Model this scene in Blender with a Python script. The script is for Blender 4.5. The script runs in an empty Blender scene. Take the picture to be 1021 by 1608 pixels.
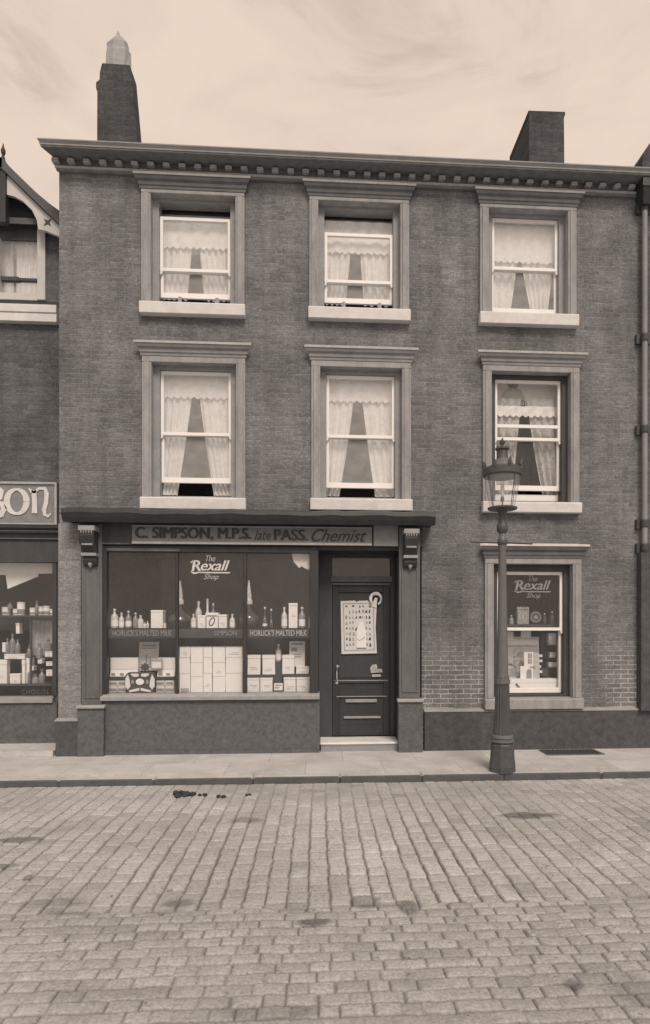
import bpy, bmesh, math, random
import numpy as np
from mathutils import Vector
random.seed(7); RNG=np.random.default_rng(11)
S=bpy.context.scene; COL=S.collection
PI=math.pi
# ------------------------------------------------------------------ survey of the street (photo measure -> metres on a plane y)
FP=1000.; TH=math.atan(.065); PX,PY=565.,985.
CAMD=FP/120/math.cos(TH); CAMH=1.625; CAMX=3.29765
FW=(math.sin(TH),math.cos(TH)); RT=(math.cos(TH),-math.sin(TH))
def at(u,v,Y=0.):
    a=(u-PX)/FP
    rx=FW[0]+a*RT[0]; ry=FW[1]+a*RT[1]; t=(Y+CAMD)/ry
    return CAMX+t*rx, CAMH+t*(PY-v)/FP
def ax(u,Y=0.): return at(u,PY,Y)[0]
def az(v,Y=0.,u=510): return at(u,v,Y)[1]
# ------------------------------------------------------------------ materials
def nt(name):
    m=bpy.data.materials.new(name); m.use_nodes=True; t=m.node_tree; t.nodes.clear()
    o=t.nodes.new('ShaderNodeOutputMaterial'); return m,t,o
def N(t,k,**p):
    n=t.nodes.new(k)
    for a,b in p.items(): setattr(n,a,b)
    return n
def L(t,a,b): t.links.new(a,b)
def tone(g):
    k=max(0.,1-g/.5); return (g,g*(1+.062*k),g*(1+.155*k),1)
def ramp(t,src,stops):
    r=N(t,'ShaderNodeValToRGB'); e=r.color_ramp.elements
    while len(e)<len(stops): e.new(.5)
    for i,(p,c) in enumerate(stops):
        e[i].position=p; e[i].color=c if hasattr(c,'__len__') else tone(c)
    L(t,src,r.inputs[0]); return r
def noise(t,vec,scale,det=3,rough=.6,dist=0.):
    n=N(t,'ShaderNodeTexNoise'); n.inputs['Scale'].default_value=scale; n.inputs['Detail'].default_value=det
    n.inputs['Roughness'].default_value=rough; n.inputs['Distortion'].default_value=dist
    if vec is not None: L(t,vec,n.inputs['Vector'])
    return n
def mapping(t,vec,sc):
    m=N(t,'ShaderNodeMapping'); m.inputs['Scale'].default_value=sc; L(t,vec,m.inputs['Vector']); return m.outputs[0]
def mixc(t,a,b,f,mode='MIX'):
    m=N(t,'ShaderNodeMix',data_type='RGBA',blend_type=mode)
    for v,i in ((f,0),(a,6),(b,7)):
        if hasattr(v,'is_linked'): L(t,v,m.inputs[i])
        else: m.inputs[i].default_value=v
    return m.outputs[2]
def plain(name,g,var=.25,sc=9.,rough=.7,bump=.15,stretch=(1,1,1),spec=.3,metal=0.,fine=60.):
    """painted wood, stone, iron: a base tone with broad weathering, fine grain and a little relief"""
    m,t,o=nt(name); p=N(t,'ShaderNodeNewGeometry').outputs['Position']
    v=mapping(t,p,stretch)
    n1=noise(t,v,sc,5,.65,.3); n2=noise(t,v,fine,3,.7)
    a=N(t,'ShaderNodeMath',operation='MULTIPLY_ADD'); L(t,n1.outputs[0],a.inputs[0]); a.inputs[1].default_value=.65
    b=N(t,'ShaderNodeMath',operation='MULTIPLY'); L(t,n2.outputs[0],b.inputs[0]); b.inputs[1].default_value=.35; L(t,b.outputs[0],a.inputs[2])
    r=ramp(t,a.outputs[0],[(.3,g*(1-var)),(.7,g*(1+var))])
    bs=N(t,'ShaderNodeBsdfPrincipled'); L(t,r.outputs[0],bs.inputs['Base Color'])
    bs.inputs['Roughness'].default_value=rough; bs.inputs['Specular IOR Level'].default_value=spec; bs.inputs['Metallic'].default_value=metal
    if bump:
        bp=N(t,'ShaderNodeBump'); bp.inputs['Strength'].default_value=bump; bp.inputs['Distance'].default_value=.01
        L(t,a.outputs[0],bp.inputs['Height']); L(t,bp.outputs[0],bs.inputs['Normal'])
    L(t,bs.outputs[0],o.inputs[0]); return m
def brick(name,g1,g2,gm,axis='x',var=.3,repoint=False,bw=.225,rh=.075,mort=.006):
    m,t,o=nt(name); p=N(t,'ShaderNodeNewGeometry').outputs['Position']
    sp=N(t,'ShaderNodeSeparateXYZ'); L(t,p,sp.inputs[0])
    cb=N(t,'ShaderNodeCombineXYZ'); L(t,sp.outputs[0 if axis=='x' else 1],cb.inputs[0]); L(t,sp.outputs[2],cb.inputs[1])
    wob=noise(t,cb.outputs[0],3.,2); ws=N(t,'ShaderNodeVectorMath',operation='SCALE'); L(t,wob.outputs['Color'],ws.inputs[0]); ws.inputs['Scale'].default_value=.012
    va=N(t,'ShaderNodeVectorMath',operation='ADD'); L(t,cb.outputs[0],va.inputs[0]); L(t,ws.outputs[0],va.inputs[1])
    b=N(t,'ShaderNodeTexBrick'); L(t,va.outputs[0],b.inputs['Vector'])
    for k,v in (('Scale',1.),('Brick Width',bw),('Row Height',rh),('Mortar Size',mort),('Mortar Smooth',.3),('Bias',-.1)): b.inputs[k].default_value=v
    b.inputs['Color1'].default_value=tone(g1); b.inputs['Color2'].default_value=tone(g2)
    big=noise(t,cb.outputs[0],1.1,5,.6,.4)
    if repoint:   # newer, paler pointing low on the wall
        lo=N(t,'ShaderNodeMapRange'); L(t,sp.outputs[2],lo.inputs[0]); lo.inputs[1].default_value=1.5; lo.inputs[2].default_value=1.0
        mm=N(t,'ShaderNodeMath',operation='MULTIPLY'); L(t,lo.outputs[0],mm.inputs[0])
        r0=ramp(t,big.outputs[0],[(.40,(0,0,0,1)),(.52,(1,1,1,1))]); L(t,r0.outputs[0],mm.inputs[1])
        L(t,mixc(t,tone(gm),tone(gm*2.1),mm.outputs[0]),b.inputs['Mortar'])
    else: b.inputs['Mortar'].default_value=tone(gm)
    st=ramp(t,big.outputs[0],[(.28,(1-var,)*3+(1,)),(.72,(1+var,)*3+(1,))])
    c1=mixc(t,b.outputs['Color'],st.outputs[0],1.,'MULTIPLY')
    streak=noise(t,mapping(t,cb.outputs[0],(15.,32.,1.)),1.,5,.8)
    s2=ramp(t,streak.outputs[0],[(.28,(.55,.55,.55,1)),(.52,(1,1,1,1)),(.74,(1.7,1.7,1.7,1))])
    c2=mixc(t,c1,s2.outputs[0],.8,'MULTIPLY')
    sp2=noise(t,cb.outputs[0],42.,4,.8); s3=ramp(t,sp2.outputs[0],[(.30,(.55,.55,.55,1)),(.70,(1.45,1.45,1.45,1))])
    c3=mixc(t,c2,s3.outputs[0],.8,'MULTIPLY')
    rain=noise(t,mapping(t,cb.outputs[0],(5.,.45,1.)),1.,4,.65,.2); s4=ramp(t,rain.outputs[0],[(.34,(.80,.80,.80,1)),(.55,(1,1,1,1)),(.75,(1.18,1.18,1.18,1))])
    c3=mixc(t,c3,s4.outputs[0],.85,'MULTIPLY')
    bs=N(t,'ShaderNodeBsdfPrincipled'); L(t,c3,bs.inputs['Base Color']); bs.inputs['Roughness'].default_value=.9; bs.inputs['Specular IOR Level'].default_value=.15
    hh=N(t,'ShaderNodeMath',operation='MULTIPLY_ADD'); L(t,b.outputs['Fac'],hh.inputs[0]); hh.inputs[1].default_value=-1.; L(t,streak.outputs[0],hh.inputs[2])
    bp=N(t,'ShaderNodeBump'); bp.inputs['Strength'].default_value=.55; bp.inputs['Distance'].default_value=.008; L(t,hh.outputs[0],bp.inputs['Height']); L(t,bp.outputs[0],bs.inputs['Normal'])
    L(t,bs.outputs[0],o.inputs[0]); return m
def glass(name,pale_film,dg=.8,refl=1.):
    """old window glass: clear, reflecting, with a pale film, strong where it paints mirrored sky"""
    m,t,o=nt(name); p=N(t,'ShaderNodeNewGeometry').outputs['Position']
    tr=N(t,'ShaderNodeBsdfTransparent'); gl=N(t,'ShaderNodeBsdfGlossy'); gl.inputs['Roughness'].default_value=.03
    bn=noise(t,p,2.2,2); bp=N(t,'ShaderNodeBump'); bp.inputs['Strength'].default_value=.03; bp.inputs['Distance'].default_value=.01; L(t,bn.outputs[0],bp.inputs['Height']); L(t,bp.outputs[0],gl.inputs['Normal'])
    lw=N(t,'ShaderNodeLayerWeight'); lw.inputs['Blend'].default_value=.5
    pw=N(t,'ShaderNodeMath',operation='POWER'); L(t,lw.outputs['Facing'],pw.inputs[0]); pw.inputs[1].default_value=5.
    fr=N(t,'ShaderNodeMath',operation='MULTIPLY_ADD'); L(t,pw.outputs[0],fr.inputs[0]); fr.inputs[1].default_value=.9; fr.inputs[2].default_value=.045*refl
    m1=N(t,'ShaderNodeMixShader'); L(t,fr.outputs[0],m1.inputs[0]); L(t,tr.outputs[0],m1.inputs[1]); L(t,gl.outputs[0],m1.inputs[2])
    df=N(t,'ShaderNodeBsdfDiffuse'); df.inputs[0].default_value=tone(dg)
    nn=noise(t,p,7.,4,.65); r=ramp(t,nn.outputs[0],[(.3,(pale_film*.72,)*3+(1,)),(.7,(pale_film*1.28,)*3+(1,))])
    m2=N(t,'ShaderNodeMixShader'); L(t,r.outputs[0],m2.inputs[0]); L(t,m1.outputs[0],m2.inputs[1]); L(t,df.outputs[0],m2.inputs[2])
    L(t,m2.outputs[0],o.inputs[0]); return m
def cloth(name,g,hole=.0,sc=70.):
    """lace or muslin: white thread that lets a part of the light through, with a woven figure"""
    m,t,o=nt(name); p=N(t,'ShaderNodeNewGeometry').outputs['Position']
    d=N(t,'ShaderNodeBsdfDiffuse'); tl=N(t,'ShaderNodeBsdfTranslucent'); tr=N(t,'ShaderNodeBsdfTransparent')
    v=N(t,'ShaderNodeTexVoronoi'); v.inputs['Scale'].default_value=sc*.35; L(t,p,v.inputs['Vector'])
    nn=noise(t,p,sc*.2,3)
    r=ramp(t,nn.outputs[0],[(.35,g*.86),(.65,g)]); L(t,r.outputs[0],d.inputs[0]); L(t,r.outputs[0],tl.inputs[0])
    m1=N(t,'ShaderNodeMixShader'); m1.inputs[0].default_value=.15; L(t,d.outputs[0],m1.inputs[1]); L(t,tl.outputs[0],m1.inputs[2])
    rr=ramp(t,v.outputs['Distance'],[(.1,(hole*1.6,)*3+(1,)),(.5,(hole*.5,)*3+(1,))])
    m2=N(t,'ShaderNodeMixShader'); L(t,rr.outputs[0],m2.inputs[0]); L(t,m1.outputs[0],m2.inputs[1]); L(t,tr.outputs[0],m2.inputs[2])
    L(t,m2.outputs[0],o.inputs[0]); return m
def road_mat():
    m,t,o=nt('granite_setts'); p=N(t,'ShaderNodeNewGeometry').outputs['Position']
    at_=N(t,'ShaderNodeAttribute'); at_.attribute_name='tone'
    n1=noise(t,p,55.,4,.7); s=ramp(t,n1.outputs[0],[(.25,(.64,.64,.64,1)),(.75,(1.34,1.34,1.34,1))])
    n2=noise(t,p,1.7,6,.72,.5); s2=ramp(t,n2.outputs[0],[(.3,(.80,.80,.80,1)),(.7,(1.12,1.12,1.12,1))])
    c=mixc(t,mixc(t,at_.outputs['Color'],s.outputs[0],1.,'MULTIPLY'),s2.outputs[0],1.,'MULTIPLY')
    n3=noise(t,p,26.,3,.6,.8); s3=ramp(t,n3.outputs[0],[(.30,(.55,.55,.55,1)),(.37,(1,1,1,1)),(.66,(1,1,1,1)),(.74,(1.16,1.16,1.16,1))])
    c=mixc(t,c,s3.outputs[0],1.,'MULTIPLY')
    bs=N(t,'ShaderNodeBsdfPrincipled'); L(t,c,bs.inputs['Base Color']); bs.inputs['Roughness'].default_value=.75; bs.inputs['Specular IOR Level'].default_value=.3
    bp=N(t,'ShaderNodeBump'); bp.inputs['Strength'].default_value=.4; bp.inputs['Distance'].default_value=.004; L(t,n1.outputs[0],bp.inputs['Height']); L(t,bp.outputs[0],bs.inputs['Normal'])
    L(t,bs.outputs[0],o.inputs[0]); return m
def flags(name,g):
    m,t,o=nt(name); p=N(t,'ShaderNodeNewGeometry').outputs['Position']
    b=N(t,'ShaderNodeTexBrick'); L(t,p,b.inputs['Vector'])
    for k,v in (('Scale',1.),('Brick Width',.9),('Row Height',.62),('Mortar Size',.004),('Mortar Smooth',.2)): b.inputs[k].default_value=v
    b.inputs['Color1'].default_value=tone(g*.94); b.inputs['Color2'].default_value=tone(g*1.04); b.inputs['Mortar'].default_value=tone(g*.66)
    n1=noise(t,p,2.3,5,.65,.5); s=ramp(t,n1.outputs[0],[(.3,(.82,.82,.82,1)),(.7,(1.14,1.14,1.14,1))])
    n2=noise(t,p,70.,3,.7); s2=ramp(t,n2.outputs[0],[(.3,(.84,.84,.84,1)),(.7,(1.16,1.16,1.16,1))])
    c=mixc(t,mixc(t,b.outputs['Color'],s.outputs[0],1.,'MULTIPLY'),s2.outputs[0],1.,'MULTIPLY')
    bs=N(t,'ShaderNodeBsdfPrincipled'); L(t,c,bs.inputs['Base Color']); bs.inputs['Roughness'].default_value=.85; bs.inputs['Specular IOR Level'].default_value=.2
    bp=N(t,'ShaderNodeBump'); bp.inputs['Strength'].default_value=.3; bp.inputs['Distance'].default_value=.004; L(t,n2.outputs[0],bp.inputs['Height']); L(t,bp.outputs[0],bs.inputs['Normal'])
    L(t,bs.outputs[0],o.inputs[0]); return m
M={}
M['brick']=brick('brick_wall',.183,.135,.195,repoint=True,bw=.205,rh=.0625)
M['brick_side']=brick('brick_wall_side',.18,.13,.16,'y')
M['brick_old']=brick('brick_wall_dark',.125,.085,.12,bw=.205,rh=.0625)
M['brick_pier_sunlit']=brick('brick_pier_sunlit',.27,.20,.24)  # lighter copy of the wall brick, sunlight painted into its tone
M['brick_chim']=brick('brick_chimney',.085,.06,.075,var=.35)
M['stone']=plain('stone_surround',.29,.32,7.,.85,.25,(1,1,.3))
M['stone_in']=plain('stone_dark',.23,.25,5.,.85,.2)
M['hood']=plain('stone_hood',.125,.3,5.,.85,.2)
M['sill']=plain('stone_sill',.60,.18,6.,.8,.15)
M['white']=plain('white_paint',.80,.05,9.,.5,.05)
M['frame']=plain('sash_box_paint',.27,.2,7.,.6,.1)
M['dark']=plain('dark_paint',.043,.3,6.,.45,.12,(1,1,.3))
M['dark2']=plain('dark_paint_worn',.062,.3,8.,.5,.15,(1,1,.3))
M['pilaster']=plain('pilaster_paint',.125,.3,7.,.55,.15,(1,1,.25))
M['riser']=plain('stall_render',.105,.42,16.,.8,.4)
M['plinth']=plain('plinth_render',.075,.45,12.,.85,.4)
M['pale_edge']=plain('pale_edge_stone',.40,.25,9.,.8,.15)
M['ledge']=plain('ledge_stone',.30,.2,8.,.8,.15)
M['step']=plain('step_stone',.66,.14,5.,.8,.15)
M['stepr']=plain('step_riser',.26,.2,9.,.85,.2)
M['kerb']=plain('kerb_stone',.085,.3,6.,.8,.3)
M['pave']=flags('pavement_flags',.47)
M['ground']=plain('ground_dirt',.3,.2,2.,.9,.1)
M['slate']=plain('roof_slate',.09,.3,4.,.7,.2)
M['gutter']=plain('gutter_paint',.31,.25,6.,.6,.1,(.4,1,1))
M['modil']=plain('modillion_stone',.34,.3,14.,.85,.25)  # light stone, toned up further for the light the blocks catch
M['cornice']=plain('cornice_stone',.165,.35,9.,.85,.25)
M['inner']=plain('room_plaster',.55,.2,3.,.9,0)
M['back']=plain('display_back_dark',.045,.2,3.,.9,0)
M['board']=plain('sign_board',.21,.22,8.,.6,.1)
M['boardp']=plain('blank_board',.24,.2,8.,.6,.1)
M['edge']=plain('sign_edge',.38,.3,12.,.6,.1)
M['ink']=plain('ink_dark',.055,.2,20.,.6,0)
M['inkg']=plain('ink_grey',.28,.3,25.,.7,0)
M['inkp']=plain('ink_pale_grey',.48,.15,25.,.7,0)
M['gilt']=plain('gilt_letter',.42,.25,30.,.4,0)
M['giltd']=plain('gilt_letter_dull',.26,.35,40.,.5,0)
M['giltx']=plain('gilt_letter_faint',.13,.4,40.,.5,0)
M['giltp']=plain('gilt_letter_bright',.60,.2,30.,.4,0)
M['card']=plain('white_card',.78,.05,14.,.75,.05)
M['poster']=plain('poster_paper',.62,.06,14.,.8,.05)  # darker than the white card: lobby shade painted into the paper
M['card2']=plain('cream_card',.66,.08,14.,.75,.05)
M['cardg']=plain('grey_card',.40,.25,18.,.75,.05)
M['iron']=plain('lamp_iron',.065,.35,14.,.5,.25,spec=.5)
M['ironl']=plain('lamp_iron_worn',.12,.3,14.,.5,.25,(1,1,.3),spec=.5)
M['pipe']=plain('pipe_paint',.23,.25,7.,.5,.15,(1,1,.3))
M['irond']=plain('iron_dark',.06,.3,14.,.5,.2)
M['brass']=plain('brass_worn',.40,.3,25.,.35,.1,spec=.6)
M['pot']=plain('clay_pale',.34,.25,9.,.85,.2)
M['milk']=plain('milk_glass',.55,.12,30.,.3,0,spec=.5)
M['bottle']=plain('bottle_grey',.22,.35,30.,.2,0,spec=.6)
M['globe']=plain('show_globe_glass',.07,.5,14.,.12,0,spec=.8)
M['dung']=plain('dung',.045,.4,40.,.95,.5)
M['g_up']=glass('glass_sky_film',.13,.9)  # pale film paints the sky mirrored in the upper panes
M['g_mr']=glass('glass_clear',.015,.7)
M['g_shop']=glass('glass_shop',.012,.7)
M['g_lamp']=glass('glass_lamp',.13,.8)
M['lace']=cloth('white_lace',.92,.02)
M['lace_open']=cloth('open_lace',.72,.28,60.)
M['blind']=plain('linen_blind',.74,.06,20.,.9,.05)
M['shade']=plain('lamp_shade_grey',.42,.15,20.,.7,0)
M['plaster']=plain('painted_timber_pale',.50,.12,6.,.8,.1)
M['road']=road_mat()
# ------------------------------------------------------------------ mesh building
class MB:
    def __init__(s): s.v=[]; s.f=[]
    def add(s,vs,fs):
        n=len(s.v); s.v+=[tuple(x) for x in vs]; s.f+=[tuple(i+n for i in q) for q in fs]; return s
    def box(s,x0,x1,y0,y1,z0,z1):
        return s.add([(x0,y0,z0),(x1,y0,z0),(x1,y1,z0),(x0,y1,z0),(x0,y0,z1),(x1,y0,z1),(x1,y1,z1),(x0,y1,z1)],
            [(0,1,5,4),(1,2,6,5),(2,3,7,6),(3,0,4,7),(4,5,6,7),(3,2,1,0)])
    def prism(s,poly,y0,y1):      # poly in (x,z), run along y
        n=len(poly); vs=[(x,y0,z) for x,z in poly]+[(x,y1,z) for x,z in poly]
        return s.add(vs,[tuple(range(n)),tuple(range(2*n-1,n-1,-1))]+[(i,(i+1)%n,(i+1)%n+n,i+n) for i in range(n)])
    def run(s,poly,x0,x1,m0=0.,m1=0.):  # poly in (y,z), run along x; m0/m1: mitred returns
        n=len(poly); vs=[(x0+m0*y,y,z) for y,z in poly]+[(x1-m1*y,y,z) for y,z in poly]
        return s.add(vs,[tuple(range(n)),tuple(range(2*n-1,n-1,-1))]+[(i,(i+1)%n,(i+1)%n+n,i+n) for i in range(n)])
    def lathe(s,prof,cx,cy,n=20,sy=1.,ph=0.):
        vs=[];fs=[]
        for r,z in prof:
            for k in range(n):
                a=2*PI*(k+ph)/n; vs.append((cx+r*math.cos(a),cy+r*sy*math.sin(a),z))
        for i in range(len(prof)-1):
            for k in range(n):
                fs.append((i*n+k,i*n+(k+1)%n,(i+1)*n+(k+1)%n,(i+1)*n+k))
        fs.append(tuple(range(n-1,-1,-1))); fs.append(tuple((len(prof)-1)*n+k for k in range(n)))
        return s.add(vs,fs)
    def tube(s,pts,r,n=8):
        vs=[];fs=[]; pts=[Vector(p) for p in pts]
        for i,p in enumerate(pts):
            d=(pts[min(i+1,len(pts)-1)]-pts[max(i-1,0)]).normalized()
            a=d.cross(Vector((0,0,1))); a=a if a.length>.1 else d.cross(Vector((0,1,0))); a.normalize(); b=d.cross(a)
            rr=r[i] if hasattr(r,'__len__') else r
            for k in range(n): vs.append(p+rr*(math.cos(2*PI*k/n)*a+math.sin(2*PI*k/n)*b))
        for i in range(len(pts)-1):
            for k in range(n): fs.append((i*n+k,i*n+(k+1)%n,(i+1)*n+(k+1)%n,(i+1)*n+k))
        fs.append(tuple(range(n-1,-1,-1))); fs.append(tuple((len(pts)-1)*n+k for k in range(n)))
        return s.add(vs,fs)
    def frustum(s,a,b):          # a,b: (x0,x1,y0,y1,z)
        vs=[]
        for x0,x1,y0,y1,z in (a,b): vs+=[(x0,y0,z),(x1,y0,z),(x1,y1,z),(x0,y1,z)]
        return s.add(vs,[(0,1,5,4),(1,2,6,5),(2,3,7,6),(3,0,4,7),(4,5,6,7),(3,2,1,0)])
    def ring(s,x0,x1,z0,z1,w,y0,y1,wt=None,wb=None):     # rectangular frame, bars butting
        wt=w if wt is None else wt; wb=w if wb is None else wb
        o=[(x0,z0),(x1,z0),(x1,z1),(x0,z1)]; i=[(x0+w,z0+wb),(x1-w,z0+wb),(x1-w,z1-wt),(x0+w,z1-wt)]
        vs=[(x,y,z) for y in (y0,y1) for x,z in o+i]
        fs=[]
        for k in range(4):
            j=(k+1)%4
            fs+=[(k,j,4+j,4+k),(8+k,12+k,12+j,8+j),(k,8+k,8+j,j),(4+k,4+j,12+j,12+k)]
        return s.add(vs,fs)
    def stroke(s,pts,w,y,th):     # a painted or cut letter stroke: ribbon in (x,z) facing -y, w = width list
        n=len(pts); vs=[]
        for i,(x,z) in enumerate(pts):
            x0,z0=pts[max(i-1,0)]; x1,z1=pts[min(i+1,n-1)]; d=math.hypot(x1-x0,z1-z0) or 1; nx,nz=-(z1-z0)/d,(x1-x0)/d
            ww=(w[i] if hasattr(w,'__len__') else w)/2
            vs+=[(x+nx*ww,y,z+nz*ww),(x-nx*ww,y,z-nz*ww),(x+nx*ww,y+th,z+nz*ww),(x-nx*ww,y+th,z-nz*ww)]
        fs=[(0,1,3,2)]
        for i in range(n-1):
            a=4*i;b=a+4; fs+=[(a,b,b+1,a+1),(a+2,a+3,b+3,b+2),(a,a+2,b+2,b),(a+1,b+1,b+3,a+3)]
        e=4*(n-1); fs.append((e,e+2,e+3,e+1)); return s.add(vs,fs)
def tag(o,label=None,cat=None,group=None,kind=None):
    for k,v in (('label',label),('category',cat),('group',group),('kind',kind)):
        if v: o[k]=v
    return o
BASE={}
def thing(name,label,cat,loc=(0,0,0),group=None):
    o=bpy.data.objects.new(name,None); COL.objects.link(o); o.location=loc; o.empty_display_size=.1
    BASE[o.name]=Vector(loc); return tag(o,label,cat,group)
def link(name,me,mat,parent=None,org=None):
    o=bpy.data.objects.new(name,me); COL.objects.link(o)
    if mat: me.materials.append(M[mat] if isinstance(mat,str) else mat)
    if parent is not None:
        base=BASE[parent.name]; o.parent=parent; BASE[o.name]=base
    else:
        base=Vector(org or (0,0,0)); o.location=base; BASE[o.name]=base
    if base.length>0: me.transform(__import__('mathutils').Matrix.Translation(-base))
    return o
def mk(name,mb,mat,parent=None,smooth=False,bevel=0.,org=None):
    me=bpy.data.meshes.new(name); me.from_pydata(mb.v,[],mb.f)
    bm=bmesh.new(); bm.from_mesh(me); bmesh.ops.recalc_face_normals(bm,faces=bm.faces)
    if bevel: bmesh.ops.bevel(bm,geom=[e for e in bm.edges if len(e.link_faces)==2 and e.calc_face_angle(0)>.5],offset=bevel,segments=1,affect='EDGES',clamp_overlap=True)
    bm.to_mesh(me); bm.free()
    if smooth:
        for p in me.polygons: p.use_smooth=True
        try: me.set_sharp_from_angle(angle=math.radians(40))
        except Exception: pass
    o=link(name,me,mat,parent,org); return o
def part(name,mb,mat,parent,**k): return mk(name,mb,mat,parent,**k)
def words(name,txt,x0,x1,z0,z1,y,mat,parent,shear=0.,bold=.0,th=.004,space=1.):
    """painted words; bold ones get a second, slightly shifted coat"""
    dx=bold*(z1-z0)*2.2
    cu=bpy.data.curves.new('lettering','FONT'); cu.body=txt; cu.size=1.; cu.shear=shear; cu.offset=0.; cu.extrude=.0; cu.space_character=space; cu.resolution_u=4
    ob=bpy.data.objects.new('tmp',cu); COL.objects.link(ob); dg=bpy.context.evaluated_depsgraph_get()
    me=bpy.data.meshes.new_from_object(ob.evaluated_get(dg)); bpy.data.objects.remove(ob); bpy.data.curves.remove(cu)
    co=np.array([v.co[:] for v in me.vertices]); lo=co.min(0); hi=co.max(0)
    for v in me.vertices:
        a=(v.co.x-lo[0])/(hi[0]-lo[0]); b=(v.co.y-lo[1])/(hi[1]-lo[1])
        v.co=(x0+a*(x1-dx-x0),y,z0+b*(z1-z0))
    bm=bmesh.new(); bm.from_mesh(me)
    r=bmesh.ops.extrude_face_region(bm,geom=bm.faces[:]); 
    for g in r['geom']:
        if isinstance(g,bmesh.types.BMVert): g.co.y-=th
    bmesh.ops.recalc_face_normals(bm,faces=bm.faces)
    if dx>0:
        r=bmesh.ops.duplicate(bm,geom=bm.verts[:]+bm.edges[:]+bm.faces[:])
        for g in r['geom']:
            if isinstance(g,bmesh.types.BMVert): g.co.x+=dx; g.co.y-=.0012; g.co.z+=.0007
    bm.to_mesh(me); bm.free(); me.name=name; me.materials.clear()
    return link(name,me,mat,parent)
def wall(mb,x0,x1,z0,z1,holes,y,dep):
    xs=sorted({x0,x1}|{h[0] for h in holes}|{h[1] for h in holes}); zs=sorted({z0,z1}|{h[2] for h in holes}|{h[3] for h in holes})
    xs=[x for x in xs if x0<=x<=x1]; zs=[z for z in zs if z0<=z<=z1]
    idx={}
    def vi(i,j,k):
        if (i,j,k) not in idx: idx[(i,j,k)]=len(mb.v); mb.v.append((xs[i],y if k==0 else y+dep,zs[j]))
        return idx[(i,j,k)]
    def solid(i,j):
        if i<0 or j<0 or i>=len(xs)-1 or j>=len(zs)-1: return False
        cx=(xs[i]+xs[i+1])/2; cz=(zs[j]+zs[j+1])/2
        return not any(h[0]<cx<h[1] and h[2]<cz<h[3] for h in holes)
    for i in range(len(xs)-1):
        for j in range(len(zs)-1):
            if not solid(i,j): continue
            for k in (0,1): mb.f.append((vi(i,j,k),vi(i+1,j,k),vi(i+1,j+1,k),vi(i,j+1,k)))
            for di,dj,a,b in ((-1,0,(0,0),(0,1)),(1,0,(1,0),(1,1)),(0,-1,(0,0),(1,0)),(0,1,(0,1),(1,1))):
                if not solid(i+di,j+dj):
                    p=[(i+a[0],j+a[1]),(i+b[0],j+b[1])]
                    mb.f.append((vi(*p[0],0),vi(*p[1],0),vi(*p[1],1),vi(*p[0],1)))
    return mb
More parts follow.
